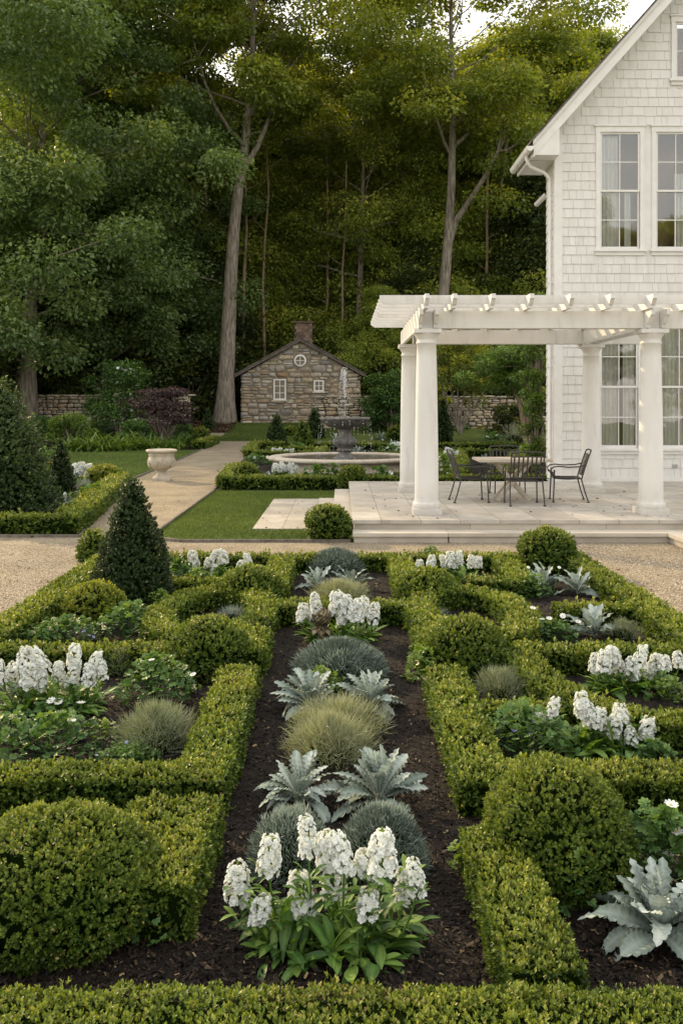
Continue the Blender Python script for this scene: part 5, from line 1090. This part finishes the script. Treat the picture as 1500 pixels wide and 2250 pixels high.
for (l,x,y,w,t,m,fl,fm) in (
 ('leafy plants left of the pool along the path',565,1022,60,1002,'perennial',[(560,1006),(575,1004),(588,1006)],'petal'),
 ('grey tufted plant in front of the pool',660,1064,70,1038,'olivetuft',(),'petal'),
 ('green plants in front of the pool centre',695,1068,90,1026,'perennial',[(712,1052),(700,1058)],'petal'),
 ('green plants between pool and terrace ball',735,1066,50,1020,'perennial',(),'petal'),
 ('green plants in front of the pool right of the ball',840,1064,70,1028,'perennial',[(858,1040)],'petal'),
 ('low plants just behind the pool at left',655,996,70,978,'perennial',[(640,985),(672,984)],'petal'),
 ('low plants just behind the pool at right',860,1000,60,980,'perennial',[(850,985),(858,990),(842,990)],'petal'),
 ('white flowered plant beyond the left patio chair',975,1062,90,1000,'lightshrub',[(965,1012),(978,1020),(968,1034),(990,1026),(984,1042),(996,1016),(972,1050)],'petal'),
 ('broad leaved plant beyond the back patio chair',1085,988,80,955,'perennial',[(1070,960),(1080,962),(1092,958)],'petal'),
 ('arching variegated grass beyond the patio table',1130,982,90,930,'olivetuft',(),'petal'),
 ('green plants at the foot of the multi-stem tree',1170,1010,70,970,'lightshrub',(),'petal'),
 ('green plants beside the house corner behind the terrace',1190,1040,50,990,'lightshrub',(),'petal'),
 ('rose bed with red flowers right of the fountain',830,965,110,925,'perennial',[(848,928),(856,930),(862,926),(815,934),(832,926),(870,934),(852,934)],'red'),
 ('red flowers along the wall left of the fountain jet',720,950,90,908,'perennial',[(712,912),(740,910),(735,908),(675,914),(705,905)],'red'),
 ('pink flowers by the wall beyond the column',890,940,60,900,'perennial',[(834,904),(845,908),(870,912)],'red'),
 ('green climbing plants in front of the cottage corner',632,945,60,905,'perennial',(),'petal'),
 ('green shrubbery at the foot of the wall left of the fountain',760,945,80,915,'perennial',(),'petal'),
 ('low dark plants beyond the column by the wall',1010,965,70,935,'perennial',(),'petal')):
    if m=='olivetuft': tuft(l,x,y,w,t,m,k,n=900,group='tufted plants round the fountain')
    else: perennial(l,x,y,w,t,k,mat=m,flowers=fl,fmat=fm,fs=.032,leaf=.055,group=pgp)
    k+=1
# ------------------------------------------------------------------ left border
bg='plants of the far left border'
def straps(label,px,py,wpx,ytop,seed,n=170,mat='lightshrub'):
    x,Y=gp(px,py); rs=np.random.RandomState(seed); r=wpx/2*Y/F; ht=H-(ytop-890)*Y/F; mb=MB(); A,a,e=radial(rs,n,.5,1.35)
    b=np.column_stack([rs.uniform(-r*.6,r*.6,n),rs.uniform(-.4,.4,n),np.zeros(n)])
    for j in range(3):
        m=slice(j,n,3); place(mb,b[m],A[m],upn(A[m]),ht*1.15*(.6+.5*rs.rand(len(b[m]))),SL[j],rs.rand(len(b[m]))*.9)
    V=mb.build('daylily',M[mat],loc=(x,Y,.0),tag_=(label,'plant','strap-leaved daylilies along the far border')); return V
straps('daylily clump at the left behind the slim cone',165,992,100,945,301)
straps('second daylily clump from the left in the far border',215,992,90,940,302)
straps('daylily clump in the middle of the far border',262,990,90,938,303)
straps('daylily clump below the purple maple, left of its stem',318,988,80,942,304)
straps('daylily clump below the purple maple, right of its stem',375,988,80,950,305)
straps('bluish daylily clump at the right end of the far border',405,982,60,940,306,mat='perennial')
def bushy(name,label,px,ybase,wpx,ytop,seed,mat,z=None,n=5000,leaf=.13,group=bg,stems=5,flowers=0,fmat='petal',fsz=.11,Y=None,flat=.5,cat='shrub',nc=26,base_frac=.25,tm=None):
    """open woody shrub: stems + clumped leaves"""
    if Y is None: Y=F*H/(ybase-890)
    zb=float(terr(0,Y)); x=(px-750)*Y/F; r=wpx/2*Y/F; ht=H-(ytop-890)*Y/F-zb
    rs=np.random.RandomState(seed); root=empty(name,(x,Y,zb),0,label,cat,group); mb=MB()
    cl=[]; 
    for i in range(nc):
        t=base_frac+(1-base_frac)*rs.rand()**.8; a=rs.rand()*6.28; rr=r*math.sqrt(max(0.02,1-((t-.5)/.62)**2))*(rs.rand()**.5)*.8
        cl.append((rr*math.cos(a),rr*math.sin(a),ht*t*.9))
    cl=np.array(cl); R=r*.36
    i=rs.randint(0,nc,n); D=nrm(rs.normal(size=(n,3))); q=cl[i]+D*np.array([R,R,R*flat])*(.5+.5*rs.rand(n)**.5)[:,None]; q[:,2]=np.maximum(q[:,2],.05)
    A=nrm(D*[1,1,.3]+rs.normal(size=(n,3))*.5-[0,0,.15]); N=nrm([0,0,1]+D*.4+rs.normal(size=(n,3))*.4)
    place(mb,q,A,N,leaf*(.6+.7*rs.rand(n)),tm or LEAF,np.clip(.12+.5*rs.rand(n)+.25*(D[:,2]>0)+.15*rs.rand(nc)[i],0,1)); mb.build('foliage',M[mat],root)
    st=MB()
    for j in range(stems):
        c=cl[rs.randint(nc)]; b=np.array([rs.normal()*.12,rs.normal()*.12,0]); mid=b*.4+c*[.35,.35,.5]+rs.normal(size=3)*.1*r; st.tube([b,mid,c],[.05*r**.3,.035*r**.3,.015],6)
    for j in range(nc): 
        k2=rs.randint(nc); st.tube([cl[j]*[.4,.4,.45],cl[j]*[.8,.8,.85],cl[j]],[.025,.018,.01],5)
    st.build('stem',M['bark'],root)
    if flowers:
        fl=MB(); j=rs.randint(0,n,flowers); P=q[j]+D[j]*.05; P[:,1]-=.1
        k_=np.argsort(P[:,1])[:flowers]; 
        for p in P: place(fl,p[None],np.array([[0,-.8,.5]]),np.array([[1.,0,0]]),fsz*(.6+.6*rs.rand()),FLORET,rs.rand())
        fl.build('blossom',M[fmat],root)
    return root
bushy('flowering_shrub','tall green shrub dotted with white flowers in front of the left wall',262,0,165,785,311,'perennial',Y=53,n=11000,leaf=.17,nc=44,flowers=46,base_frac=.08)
bushy('purple_maple','low spreading purple-leaved maple in the far border',355,984,150,843,312,'purple',n=9000,leaf=.13,stems=7,flat=.28,nc=34,base_frac=.42,cat='tree')
bushy('green_shrub','light green bushy shrub between the wall and the daylilies',155,975,110,908,313,'lightshrub',n=5000,leaf=.13,base_frac=.05)
bushy('green_shrub','dark green shrub at the left by the wall and tree trunk',95,970,90,915,314,'perennial',n=4000,leaf=.13,base_frac=.05,flowers=5,fmat='red')
bushy('green_shrub','leafy filler shrub under the purple maple',300,978,90,925,315,'perennial',n=3500,leaf=.13,base_frac=.05)
bushy('green_shrub','grey-green shrub right of the purple maple',400,972,60,925,316,'perennial',n=2500,leaf=.12,base_frac=.05)
# right background beyond the terrace
def multistem(label,x,Y,stems,clumps,R,n,leaf,mat,seed,bm='bark_pale',flat=.7):
    rs=np.random.RandomState(seed); z=float(terr(0,Y)); root=empty('small_tree',(x,Y,z),0,label,'tree'); st=MB()
    for P,r in stems: st.tube(P,r,8)
    for c in clumps:
        p=stems[rs.randint(len(stems))][0][-1]; p=np.array(p); c=np.array(c); st.tube([p*.9,(p+c)/2+rs.normal(size=3)*.1,c],[.03,.02,.01],5)
    st.build('trunk',M[bm],root); cl=np.array(clumps); i=rs.randint(0,len(cl),n); D=nrm(rs.normal(size=(n,3))); q=cl[i]+D*np.array([R,R,R*flat])*(.35+.65*rs.rand(n)**.5)[:,None]
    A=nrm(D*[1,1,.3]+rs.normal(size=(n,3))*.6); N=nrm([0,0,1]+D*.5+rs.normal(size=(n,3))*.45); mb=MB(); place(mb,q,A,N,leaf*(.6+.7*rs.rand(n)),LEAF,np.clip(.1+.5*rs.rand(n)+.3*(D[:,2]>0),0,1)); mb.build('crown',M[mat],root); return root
rs=np.random.RandomState(8)
Yt=42.; u=Yt/F
def pw(px,py,dx=0): return ((px-1155)*u,dx,H-(py-890)*u)
stems=[([pw(1155,975),pw(1148,930,-.1),pw(1140,880,.1),pw(1125,850),pw(1112,820)],[.11,.10,.085,.07,.04]),([pw(1158,975,.1),pw(1160,920,.2),pw(1157,870),pw(1150,800),pw(1140,770)],[.11,.10,.09,.06,.03]),([pw(1162,972,-.1),pw(1175,925),pw(1180,880,.2),pw(1190,820)],[.10,.08,.06,.03])]
cl=[pw(1130+rs.normal()*38,800+rs.normal()*30,rs.normal()*.7) for i in range(40)]
cl=[c for c in cl if (c[2]>H+ .6)]
multistem('multi-stemmed small tree with glossy bright leaves beside the house',(1155-750)*u,Yt,stems,cl,.52,16000,.12,'lightshrub',322)
Yt=50.; u=Yt/F
def pw(px,py,dx=0): return ((px-1010)*u,dx,H-(py-890)*u)
stems=[([pw(1010,955),pw(1008+d*.3,920,.1),pw(1010+d*.8,870,.1),pw(1012+d*1.3,800)],[.07,.06,.05,.03]) for d in (-42,-20,-5,12,35,60)]
cl=[pw(1022+rs.normal()*36,800+rs.normal()*30,rs.normal()*.9) for i in range(44)]
multistem('dark open shrub with many bare stems beyond the terrace in front of the wall',(1010-750)*u,Yt,stems,cl,.75,17000,.14,'tree_green',323,bm='bark')
bushy('rounded_shrub','dense dark green rounded shrub right of the cottage above the wall',857,0,120,800,324,'perennial',Y=55.5,n=9000,leaf=.17,nc=40,base_frac=.15,group='evergreen shrubs near the wall')
bushy('rounded_shrub','green shrub seen between the pergola columns above the wall',950,0,90,830,325,'tree_green',Y=56,n=6000,leaf=.17,nc=30,base_frac=.1,group='evergreen shrubs near the wall')
bushy('rounded_shrub','dark leafy shrub below the multi-stem tree',1120,0,100,885,326,'tree_dark',Y=50,n=6000,leaf=.15,nc=24,base_frac=.05,group='evergreen shrubs near the wall')
bushy('columnar_shrub','tall narrow bright green shrub against the house corner',1176,1050,64,606,327,'lightshrub',Y=27.5,n=15000,leaf=.085,nc=70,base_frac=.02,flat=1.1,group='evergreen shrubs near the wall')
# ------------------------------------------------------------------ trees
def grow(seed,Ht,r0,cb,spread,path=None,nl=16,R=1.5,leaf=.22,nleaf=26000,mat='tree_green',prof='round',flat=.42,sub=3,el=(.15,.8),lean=(0,0),forks=()):
    rs=np.random.RandomState(seed); bk=MB(); 
    if path is None:
        t=np.linspace(0,1,9); w=rs.normal(size=(9,2)).cumsum(0)*.10*Ht/20; w[0]=0
        path=np.column_stack([w[:,0]+lean[0]*t,w[:,1]+lean[1]*t,Ht*.97*t])
    path=np.array(path,float); zp=path[:,2]/path[-1,2]
    rad=r0*(1-.86*zp**1.1); rad[0]*=1.45; rad=np.maximum(rad,.03)
    # smooth resample
    tt=np.linspace(0,1,22); P=np.column_stack([np.interp(tt,zp,path[:,k]) for k in range(3)]); Rr=np.interp(tt,zp,rad); Rr=np.where(tt<.02,r0*1.5,np.where(tt<.05,r0*1.12,Rr))
    bk.tube(P,Rr,12); tips=[]
    def at(t): return np.array([np.interp(t,zp,path[:,k]) for k in range(3)]),np.interp(t,zp,rad)
    def limb(p,r,d,L,lv):
        d=nrm(np.array(d,float)); n=5; Q=[p]; 
        for k in range(n):
            d=nrm(d+rs.normal(size=3)*.16+np.array([0,0,.05 if lv==0 else -.03])); Q.append(Q[-1]+d*L/n)
        bk.tube(Q,np.linspace(r,r*.22,n+1),7 if lv==0 else 5,cap=False)
        tips.append(Q[-1]); tips.append(Q[-2]+rs.normal(size=3)*R*.3)
        if lv==0:
            for k in range(sub):
                j=rs.randint(2,n+1); dd=nrm(d+rs.normal(size=3)*.8+np.array([0,0,.0])); limb(Q[j],r*.4,dd,L*(.35+.25*rs.rand()),1)
    for (t,az,e_,L,rr) in forks:
        p,r=at(t); limb(p,rr,(math.cos(az)*math.cos(e_),math.sin(az)*math.cos(e_),math.sin(e_)),L,0)
    for i in range(nl):
        t=cb+(1-cb)*((i+.5)/nl)**.9; p,r=at(t); a=i*2.399+rs.rand()*.8; u_=(t-cb)/(1-cb)
        L=spread*({'round':math.sin(PI*min(.97,.22+.75*u_))**.7,'cone':1-.85*u_,'top':.45+.6*math.sin(PI*u_*.9)}[prof])*(.75+.4*rs.rand())
        e_=el[0]+(el[1]-el[0])*u_; limb(p,min(.22*r+.02,r*.5),(math.cos(a)*math.cos(e_),math.sin(a)*math.cos(e_),math.sin(e_)),L,0)
    tips=np.array(tips); m=len(tips); cr=R*(.6+.7*rs.rand(m)); ch=rs.rand(m)
    i=rs.randint(0,m,nleaf); D=nrm(rs.normal(size=(nleaf,3))); s=cr[i]*(.30+.70*rs.rand(nleaf)**.6)
    q=tips[i]+D*s[:,None]*[1,1,flat]; q[:,2]-=.10*(D[:,0]**2+D[:,1]**2)*s
    A=nrm(D*[1,1,.2]+rs.normal(size=(nleaf,3))*.5-[0,0,.45]); N=nrm([0,0,.55]+D*.55+rs.normal(size=(nleaf,3))*.5)
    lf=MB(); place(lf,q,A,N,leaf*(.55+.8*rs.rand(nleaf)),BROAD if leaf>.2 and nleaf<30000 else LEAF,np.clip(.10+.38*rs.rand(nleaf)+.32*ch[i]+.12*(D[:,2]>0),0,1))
    return bk,lf
def plant_tree(name,label,x,Y,bk,lf,mat,rz=0,group=None,bark='bark'):
    z=float(terr(x,Y)); root=empty(name,(x,Y,z-.05),rz,label,'tree',group); bk.build('trunk',M[bark],root); lf.build('crown',M[mat],root); return root
def X_(px,Y): return (px-750)*Y/F
def tp(pts,Y,px0):
    z0=float(terr(0,Y)); r=np.random.RandomState(int(px0)); return [((px-px0)*Y/F,0 if i==0 else r.normal()*.15,(H-(py-890)*Y/F)-z0 if i else 0) for i,(px,py) in enumerate(pts)]
TG='tall trees at the edge of the wood'
bk,lf=grow(401,33,.58,.63,8,path=tp([(493,905),(497,850),(500,740),(505,640),(512,520),(522,420),(533,350),(545,250),(553,150),(556,60),(560,-60)],60,493),nl=26,R=1.7,nleaf=72000,leaf=.28,prof='top',forks=[(.545,2.9,1.12,11,.24),(.56,.2,1.0,10,.22),(.62,3.4,.9,8,.15)])
plant_tree('oak_tree','tall oak with a bare pale trunk forking high, left of the cottage',X_(493,60),60,bk,lf,'tree_green',group=TG)
bk,lf=grow(402,34,.48,.60,8.5,path=tp([(965,905),(968,760),(975,640),(983,540),(990,440),(993,340),(995,240),(992,140),(990,40),(995,-80)],62,965),nl=28,R=1.9,nleaf=95000,leaf=.28,prof='top',forks=[(.385,.1,1.22,9,.27),(.60,.3,.75,7,.16),(.58,2.8,.9,6,.14)])
plant_tree('oak_tree','tall oak with a low second stem rising behind the pergola',X_(965,62),62,bk,lf,'tree_green',group=TG)
bk,lf=grow(403,33,.48,.13,10.0,path=tp([(65,912),(64,800),(68,700),(75,560),(85,420),(95,250),(100,100),(100,-80)],57,65),nl=54,R=2.0,nleaf=210000,leaf=.27,prof='round',flat=.62,el=(-.1,.9))
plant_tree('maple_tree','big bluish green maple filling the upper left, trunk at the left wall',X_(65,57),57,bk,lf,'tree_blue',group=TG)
bk,lf=grow(404,34,.50,.50,8,path=tp([(357,905),(355,800),(350,700),(345,560),(340,420),(333,300),(325,180),(315,60),(312,-80)],66,357),nl=26,R=1.8,nleaf=76000,leaf=.27,prof='top')
plant_tree('oak_tree','tall tree partly hidden by the maple, trunk above the purple maple',X_(357,66),66,bk,lf,'tree_green',group=TG)
bk,lf=grow(405,27,.32,.38,6.5,path=tp([(787,900),(788,760),(790,640),(795,500),(797,400),(800,300),(798,200)],67,787),nl=20,R=1.5,nleaf=50000,leaf=.22,prof='round')
plant_tree('forest_tree','slender tree rising just right of the cottage',X_(787,67),67,bk,lf,'tree_green',group=TG)
bk,lf=grow(406,17,.22,.16,7.0,nl=30,R=1.7,nleaf=100000,leaf=.27,prof='round',flat=.6,el=(-.05,.7))
plant_tree('maple_tree','lower bluish green maple spreading between the big maple trunk and the forked oak',X_(225,61),61,bk,lf,'tree_blue',group=TG)
MB2=[o for o in bpy.data.objects if o.name.startswith('maple_tree')][-1]
for (px,Y,s_,rz,l_) in ((40,60,1.0,2.0,'lower bluish green maple at the left edge behind the wall'),):
    o=dup(MB2,(X_(px,Y),Y,float(terr(0,Y))-.05),rz,l_,(s_,s_,s_))
# low branched understory trees with layered foliage
P_=[]
for i,(ht,sp_,mt,cb_) in enumerate(((13,5.2,'tree_green',.08),(16,5.6,'tree_dark',.06),(19,6.0,'tree_green',.10),(15,5.0,'tree_sunlit',.12),(27,7.5,'tree_sunlit',.25),(31,8.0,'tree_green',.25),(22,6.5,'tree_dark',.05))):
    bk,lf=grow(420+i,ht,.16+ht*.007,cb_,sp_,nl=26,R=1.5 if ht<20 else 2.1,nleaf=70000 if ht<20 else 90000,leaf=.23 if ht<20 else .29,prof='round' if i in (4,5) else 'cone',flat=.5,el=(.0,.6))
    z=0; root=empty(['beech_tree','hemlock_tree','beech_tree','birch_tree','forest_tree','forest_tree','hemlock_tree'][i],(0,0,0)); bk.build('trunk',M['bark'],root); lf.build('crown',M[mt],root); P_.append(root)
used=set()
def put(i,px,Y,s,rz,label,group):
    x=X_(px,Y); z=float(terr(x,Y))-.05
    if i in used: o=dup(P_[i],(x,Y,z),rz,label,(s,s,s))
    else: used.add(i); o=P_[i]; o.location=(x,Y,z); o.rotation_euler=(0,0,rz); o.scale=(s,s,s); o['label']=label
    o['category']='tree'; o['group']=group; return o
UG='layered understory trees of the wood'
for a in ((0,625,71,1.15,0,'layered green tree standing behind the left roof slope of the cottage'),(2,860,70,.95,1,'layered green tree behind the cottage, right of the slender trunk'),
 (0,735,75,1.25,2,'layered green tree right behind the cottage chimney'),(2,600,72,1.0,3,'taller layered tree between the forked oak and the cottage ridge'),
 (1,430,66,.9,.5,'dark hemlock left of the forked oak trunk'),(1,565,71,.75,1.9,'dark hemlock between the forked oak and the cottage'),
 (3,835,64,.62,.3,'low sunlight-tinted yellow-green tree right of the cottage'),(3,700,72,1.15,2.3,'layered sunlight-tinted yellow-green tree above the cottage roof'),(3,930,69,1.2,3.9,'sunlight-tinted yellow-green tree between the columns and the slender trunk'),(0,590,70,1.0,4.7,'green tree crown just right of the forked oak trunk'),(0,400,70,1.0,3.7,'green tree crown just left of the forked oak trunk'),(1,905,67,.8,2.5,'dark hemlock behind the rounded shrub right of the cottage'),
 (0,1070,71,1.15,4,'layered green tree behind the pergola, right of the oak trunk'),(2,1120,68,.95,5,'layered green tree next to the house roof line'),
 (1,1190,66,1.1,3.3,'dark hemlock beside the house downspout'),(1,240,66,.95,4.4,'dark hemlock behind the white-flowered shrub'),
 (1,130,65,.95,5.2,'dark hemlock between the maple trunk and the white-flowered shrub'),(1,10,66,1.0,.9,'dark hemlock at the far left behind the wall'),
 (3,480,76,1.1,2,'sunlight-tinted yellow-green tree deep behind the forked oak'),(3,750,80,1.2,1,'sunlight-tinted yellow-green tree deep behind the cottage'),
 (6,330,73,1.0,1.2,'tall dark hemlock behind the purple maple'),(6,530,80,1.1,4.0,'tall dark hemlock deep behind the forked oak'),
 (6,690,84,1.1,2.2,'tall dark hemlock deep behind the cottage chimney'),(6,940,76,1.0,3.1,'tall dark hemlock left of the pergola oak'),(6,1080,78,1.1,.2,'tall dark hemlock right of the pergola oak'),
 (6,90,76,1.0,5.5,'tall dark hemlock behind the maple trunk'),(6,1230,76,1.1,1.5,'tall dark hemlock hidden by the house roof'),(6,820,88,1.15,5,'tall dark hemlock deep between the slender tree and the pergola oak')):
    put(a[0],a[1],a[2],a[3],a[4],a[5],UG)
BG='tall trees deep in the wood'
for a in ((4,215,74,1.1,0,'tall sunlight-tinted yellowish tree behind the upper left maple'),(5,60,80,1.1,1,'tall green tree behind the maple at the left edge'),(4,430,80,1.0,2,'tall sunlight-tinted tree behind the gap left of the forked oak'),
 (5,640,78,.98,3,'tall green tree behind the forked oak, to its right'),(4,735,92,.95,4,'tall sunlight-tinted tree far behind the cottage'),(5,850,84,1.0,5,'tall green tree between the cottage and the pergola oak'),
 (4,930,76,1.0,.5,'tall sunlight-tinted tree just left of the pergola oak crown'),(5,1100,82,1.05,1.5,'tall green tree right of the pergola oak crown'),(4,1170,90,.95,2.5,'tall sunlight-tinted tree next to the house gable'),
 (5,1290,88,1.12,3.5,'tall green tree behind the house gable'),(4,560,96,.95,4.5,'tall sunlight-tinted tree deepest in the wood above the oak fork'),(5,320,96,1.1,5.5,'tall green tree deep behind the left trunks'),
 (4,120,98,1.1,3.9,'tall sunlight-tinted tree deep at the left'),(5,480,104,1.0,.9,'tall green tree deepest left of centre'),(5,960,104,1.0,2.9,'tall green tree deepest right of centre'),(5,1195,72,.93,2.0,'tall green tree filling the gap beside the house gable'),(4,1010,77,.85,4.2,'sunlight-tinted tree crown left of the house eave'),(4,610,75,.92,.7,'sunlight-tinted yellow-green tree right of the forked oak'),(4,380,73,.95,5.1,'sunlight-tinted yellow-green tree left of the forked oak'),(4,1060,75,1.0,3.3,'tall leafy tree directly right of the pergola oak'),(4,870,76,1.0,1.3,'tall leafy tree directly left of the pergola oak'),(4,1060,100,.95,5.9,'tall sunlight-tinted tree deep right of the pergola oak')):
    put(a[0],a[1],a[2],a[3],a[4],a[5],BG)
RG='trees reflected in the house windows'
for (i_,x_,y_,r_,l_) in ((5,22,-44,.3,'tall green tree mirrored in the upper left window'),(4,31,-40,1.7,'tall yellowish tree mirrored in the upper right window'),(5,40,-46,2.9,'tall green tree mirrored at the right of the windows')):
    o=dup(P_[i_],(x_,y_,0),r_,l_,(.8,.8,.7)); o['category']='tree'; o['group']=RG
# thin bare trunks inside the wood
for i,(px,Y,ht,r_) in enumerate(((465,66,22,.15),(538,66,24,.17),(575,66,23,.14),(705,68.5,22,.14),(745,66,19,.12),(1075,66,22,.17),(150,68,18,.18),(260,70,20,.13))):
    rs=np.random.RandomState(500+i); t=np.linspace(0,1,8); w=rs.normal(size=(8,2)).cumsum(0)*.12; w[0]=0; mb=MB(); mb.tube(np.column_stack([w,ht*t]),r_*(1-.6*t),8)
    for j in range(5):
        tt=.4+.1*j; p=np.array([np.interp(tt,t,w[:,0]),np.interp(tt,t,w[:,1]),ht*tt]); a=rs.rand()*6.28; d=np.array([math.cos(a),math.sin(a),.5])*1.4; mb.tube([p,p+d*.5,p+d+[0,0,.3]],[.04,.03,.012],5)
    mb.build('bare_trunk',M['bark_pale'],loc=(X_(px,Y),Y,float(terr(0,Y))-.05),tag_=(['thin bare trunk left of the forked oak','thin bare trunk right of the forked oak','second thin trunk right of the forked oak, nearer the cottage','thin bare trunk above the cottage chimney','thin bare trunk above the right roof slope of the cottage','thin bare trunk right of the pergola oak','thin bare trunk right of the big maple trunk','thin bare trunk above the white-flowered shrub'][i],'tree','thin bare trunks inside the wood'))
# dark undergrowth: rhododendron-like shrubs along the foot of the wood
for i,(px,Y,w,top,mt) in enumerate(((20,61,150,770,'tree_dark'),(150,62,170,760,'tree_dark'),(290,63,170,770,'tree_dark'),(420,63,150,780,'tree_dark'),(555,66,120,740,'tree_dark'),(830,66,110,770,'tree_sunlit'),(910,62,130,780,'tree_dark'),(1030,63,150,760,'tree_dark'),(1150,62,150,770,'tree_dark'),(700,74,150,720,'tree_dark'))):
    bushy('undergrowth_shrub',['dark undergrowth shrub at the far left behind the wall','dark undergrowth shrub behind the wall right of the maple trunk','dark undergrowth shrub behind the white-flowered shrub','dark undergrowth shrub left of the forked oak base','dark undergrowth shrub between the forked oak and cottage','sunlight-tinted yellow undergrowth shrub right of the cottage roof','dark undergrowth shrub seen just left of the pergola columns','dark undergrowth shrub behind the bare-stemmed shrub','dark undergrowth shrub behind the multi-stemmed tree','dark undergrowth shrub behind the cottage ridge'][i],px,0,w,top,520+i,mt,Y=Y,n=9000,leaf=.26,nc=46,base_frac=.03,flat=.7,group='undergrowth shrubs at the foot of the wood')
mb=MB(); rs=np.random.RandomState(600); n=60000
q=np.column_stack([rs.uniform(-75,75,n),rs.uniform(112,122,n),30*rs.rand(n)**.9+3]); q[:,2]*=1+.25*wob(q*[1,0,0],.12,3); A=nrm(rs.normal(size=(n,3))-[0,0,.3]); place(mb,q,A,nrm([0,-.4,1]+rs.normal(size=(n,3))*.5),.75*(.6+.8*rs.rand(n)),LEAF,np.clip(.3+.25*wob(q,.25,9)+.2*rs.normal(size=n),0,.9)); o=mb.build('far_wood',M['tree_dark']); tag(o,'mass of distant dark woodland closing off the view','wood',None,'stuff')
# ------------------------------------------------------------------ camera, light, world
cam=bpy.data.cameras.new('camera'); co=bpy.data.objects.new('camera',cam); COL.objects.link(co); sc.camera=co
co.location=(0,0,H); co.rotation_euler=(PI/2,0,0); cam.sensor_fit='HORIZONTAL'; cam.sensor_width=36; cam.lens=36*F/1500; cam.shift_y=-235/1500; cam.clip_end=3000; cam.clip_start=.05
SUN_EL,SUN_D=math.radians(25),Vector((-.66,.75,0)).normalized()
dirv=Vector((SUN_D.x*math.cos(SUN_EL),SUN_D.y*math.cos(SUN_EL),math.sin(SUN_EL)))
sl=bpy.data.lights.new('sun','SUN'); so=bpy.data.objects.new('sun',sl); COL.objects.link(so); sl.energy=5.0; sl.angle=math.radians(.6); sl.color=(1,.76,.43); so.rotation_euler=dirv.to_track_quat('Z','Y').to_euler()
w=bpy.data.worlds.new('World'); sc.world=w; w.use_nodes=True; nt=w.node_tree; nt.nodes.clear()
sk=nt.nodes.new('ShaderNodeTexSky'); sk.sky_type='NISHITA'; sk.sun_disc=False; sk.sun_elevation=SUN_EL; sk.sun_rotation=math.atan2(SUN_D.x,SUN_D.y); sk.dust_density=3; sk.air_density=1; sk.ozone_density=1
# thin bright evening cloud: a gradient over the Nishita sky
tc=nt.nodes.new('ShaderNodeTexCoord'); sp=nt.nodes.new('ShaderNodeSeparateXYZ'); nt.links.new(tc.outputs['Generated'],sp.inputs[0])
rp=ramp(nt,[(0,(1.0,.93,.81)),(.3,(1.0,.95,.865)),(1,(.99,.945,.875))]); nt.links.new(sp.outputs['Z'],rp.inputs[0])
b1=nt.nodes.new('ShaderNodeBackground'); b1.inputs[1].default_value=.07; nt.links.new(sk.outputs[0],b1.inputs[0])
b2=nt.nodes.new('ShaderNodeBackground'); b2.inputs[1].default_value=1.43; nt.links.new(rp.outputs[0],b2.inputs[0])
ad=nt.nodes.new('ShaderNodeAddShader'); nt.links.new(b1.outputs[0],ad.inputs[0]); nt.links.new(b2.outputs[0],ad.inputs[1]); wo=nt.nodes.new('ShaderNodeOutputWorld'); nt.links.new(ad.outputs[0],wo.inputs[0])
sc.view_settings.view_transform='Standard'; sc.view_settings.look='None'; sc.view_settings.exposure=0; sc.view_settings.gamma=1
sc.render.engine='CYCLES'; cy=sc.cycles; cy.max_bounces=5; cy.diffuse_bounces=3; cy.glossy_bounces=2; cy.transmission_bounces=2; cy.transparent_max_bounces=6; cy.caustics_reflective=False; cy.caustics_refractive=False
cy.use_denoising=True
try: cy.denoiser='OPENIMAGEDENOISE'; cy.denoising_input_passes='RGB_ALBEDO_NORMAL'; cy.denoising_prefilter='ACCURATE'
except Exception: pass
cy.sample_clamp_indirect=4
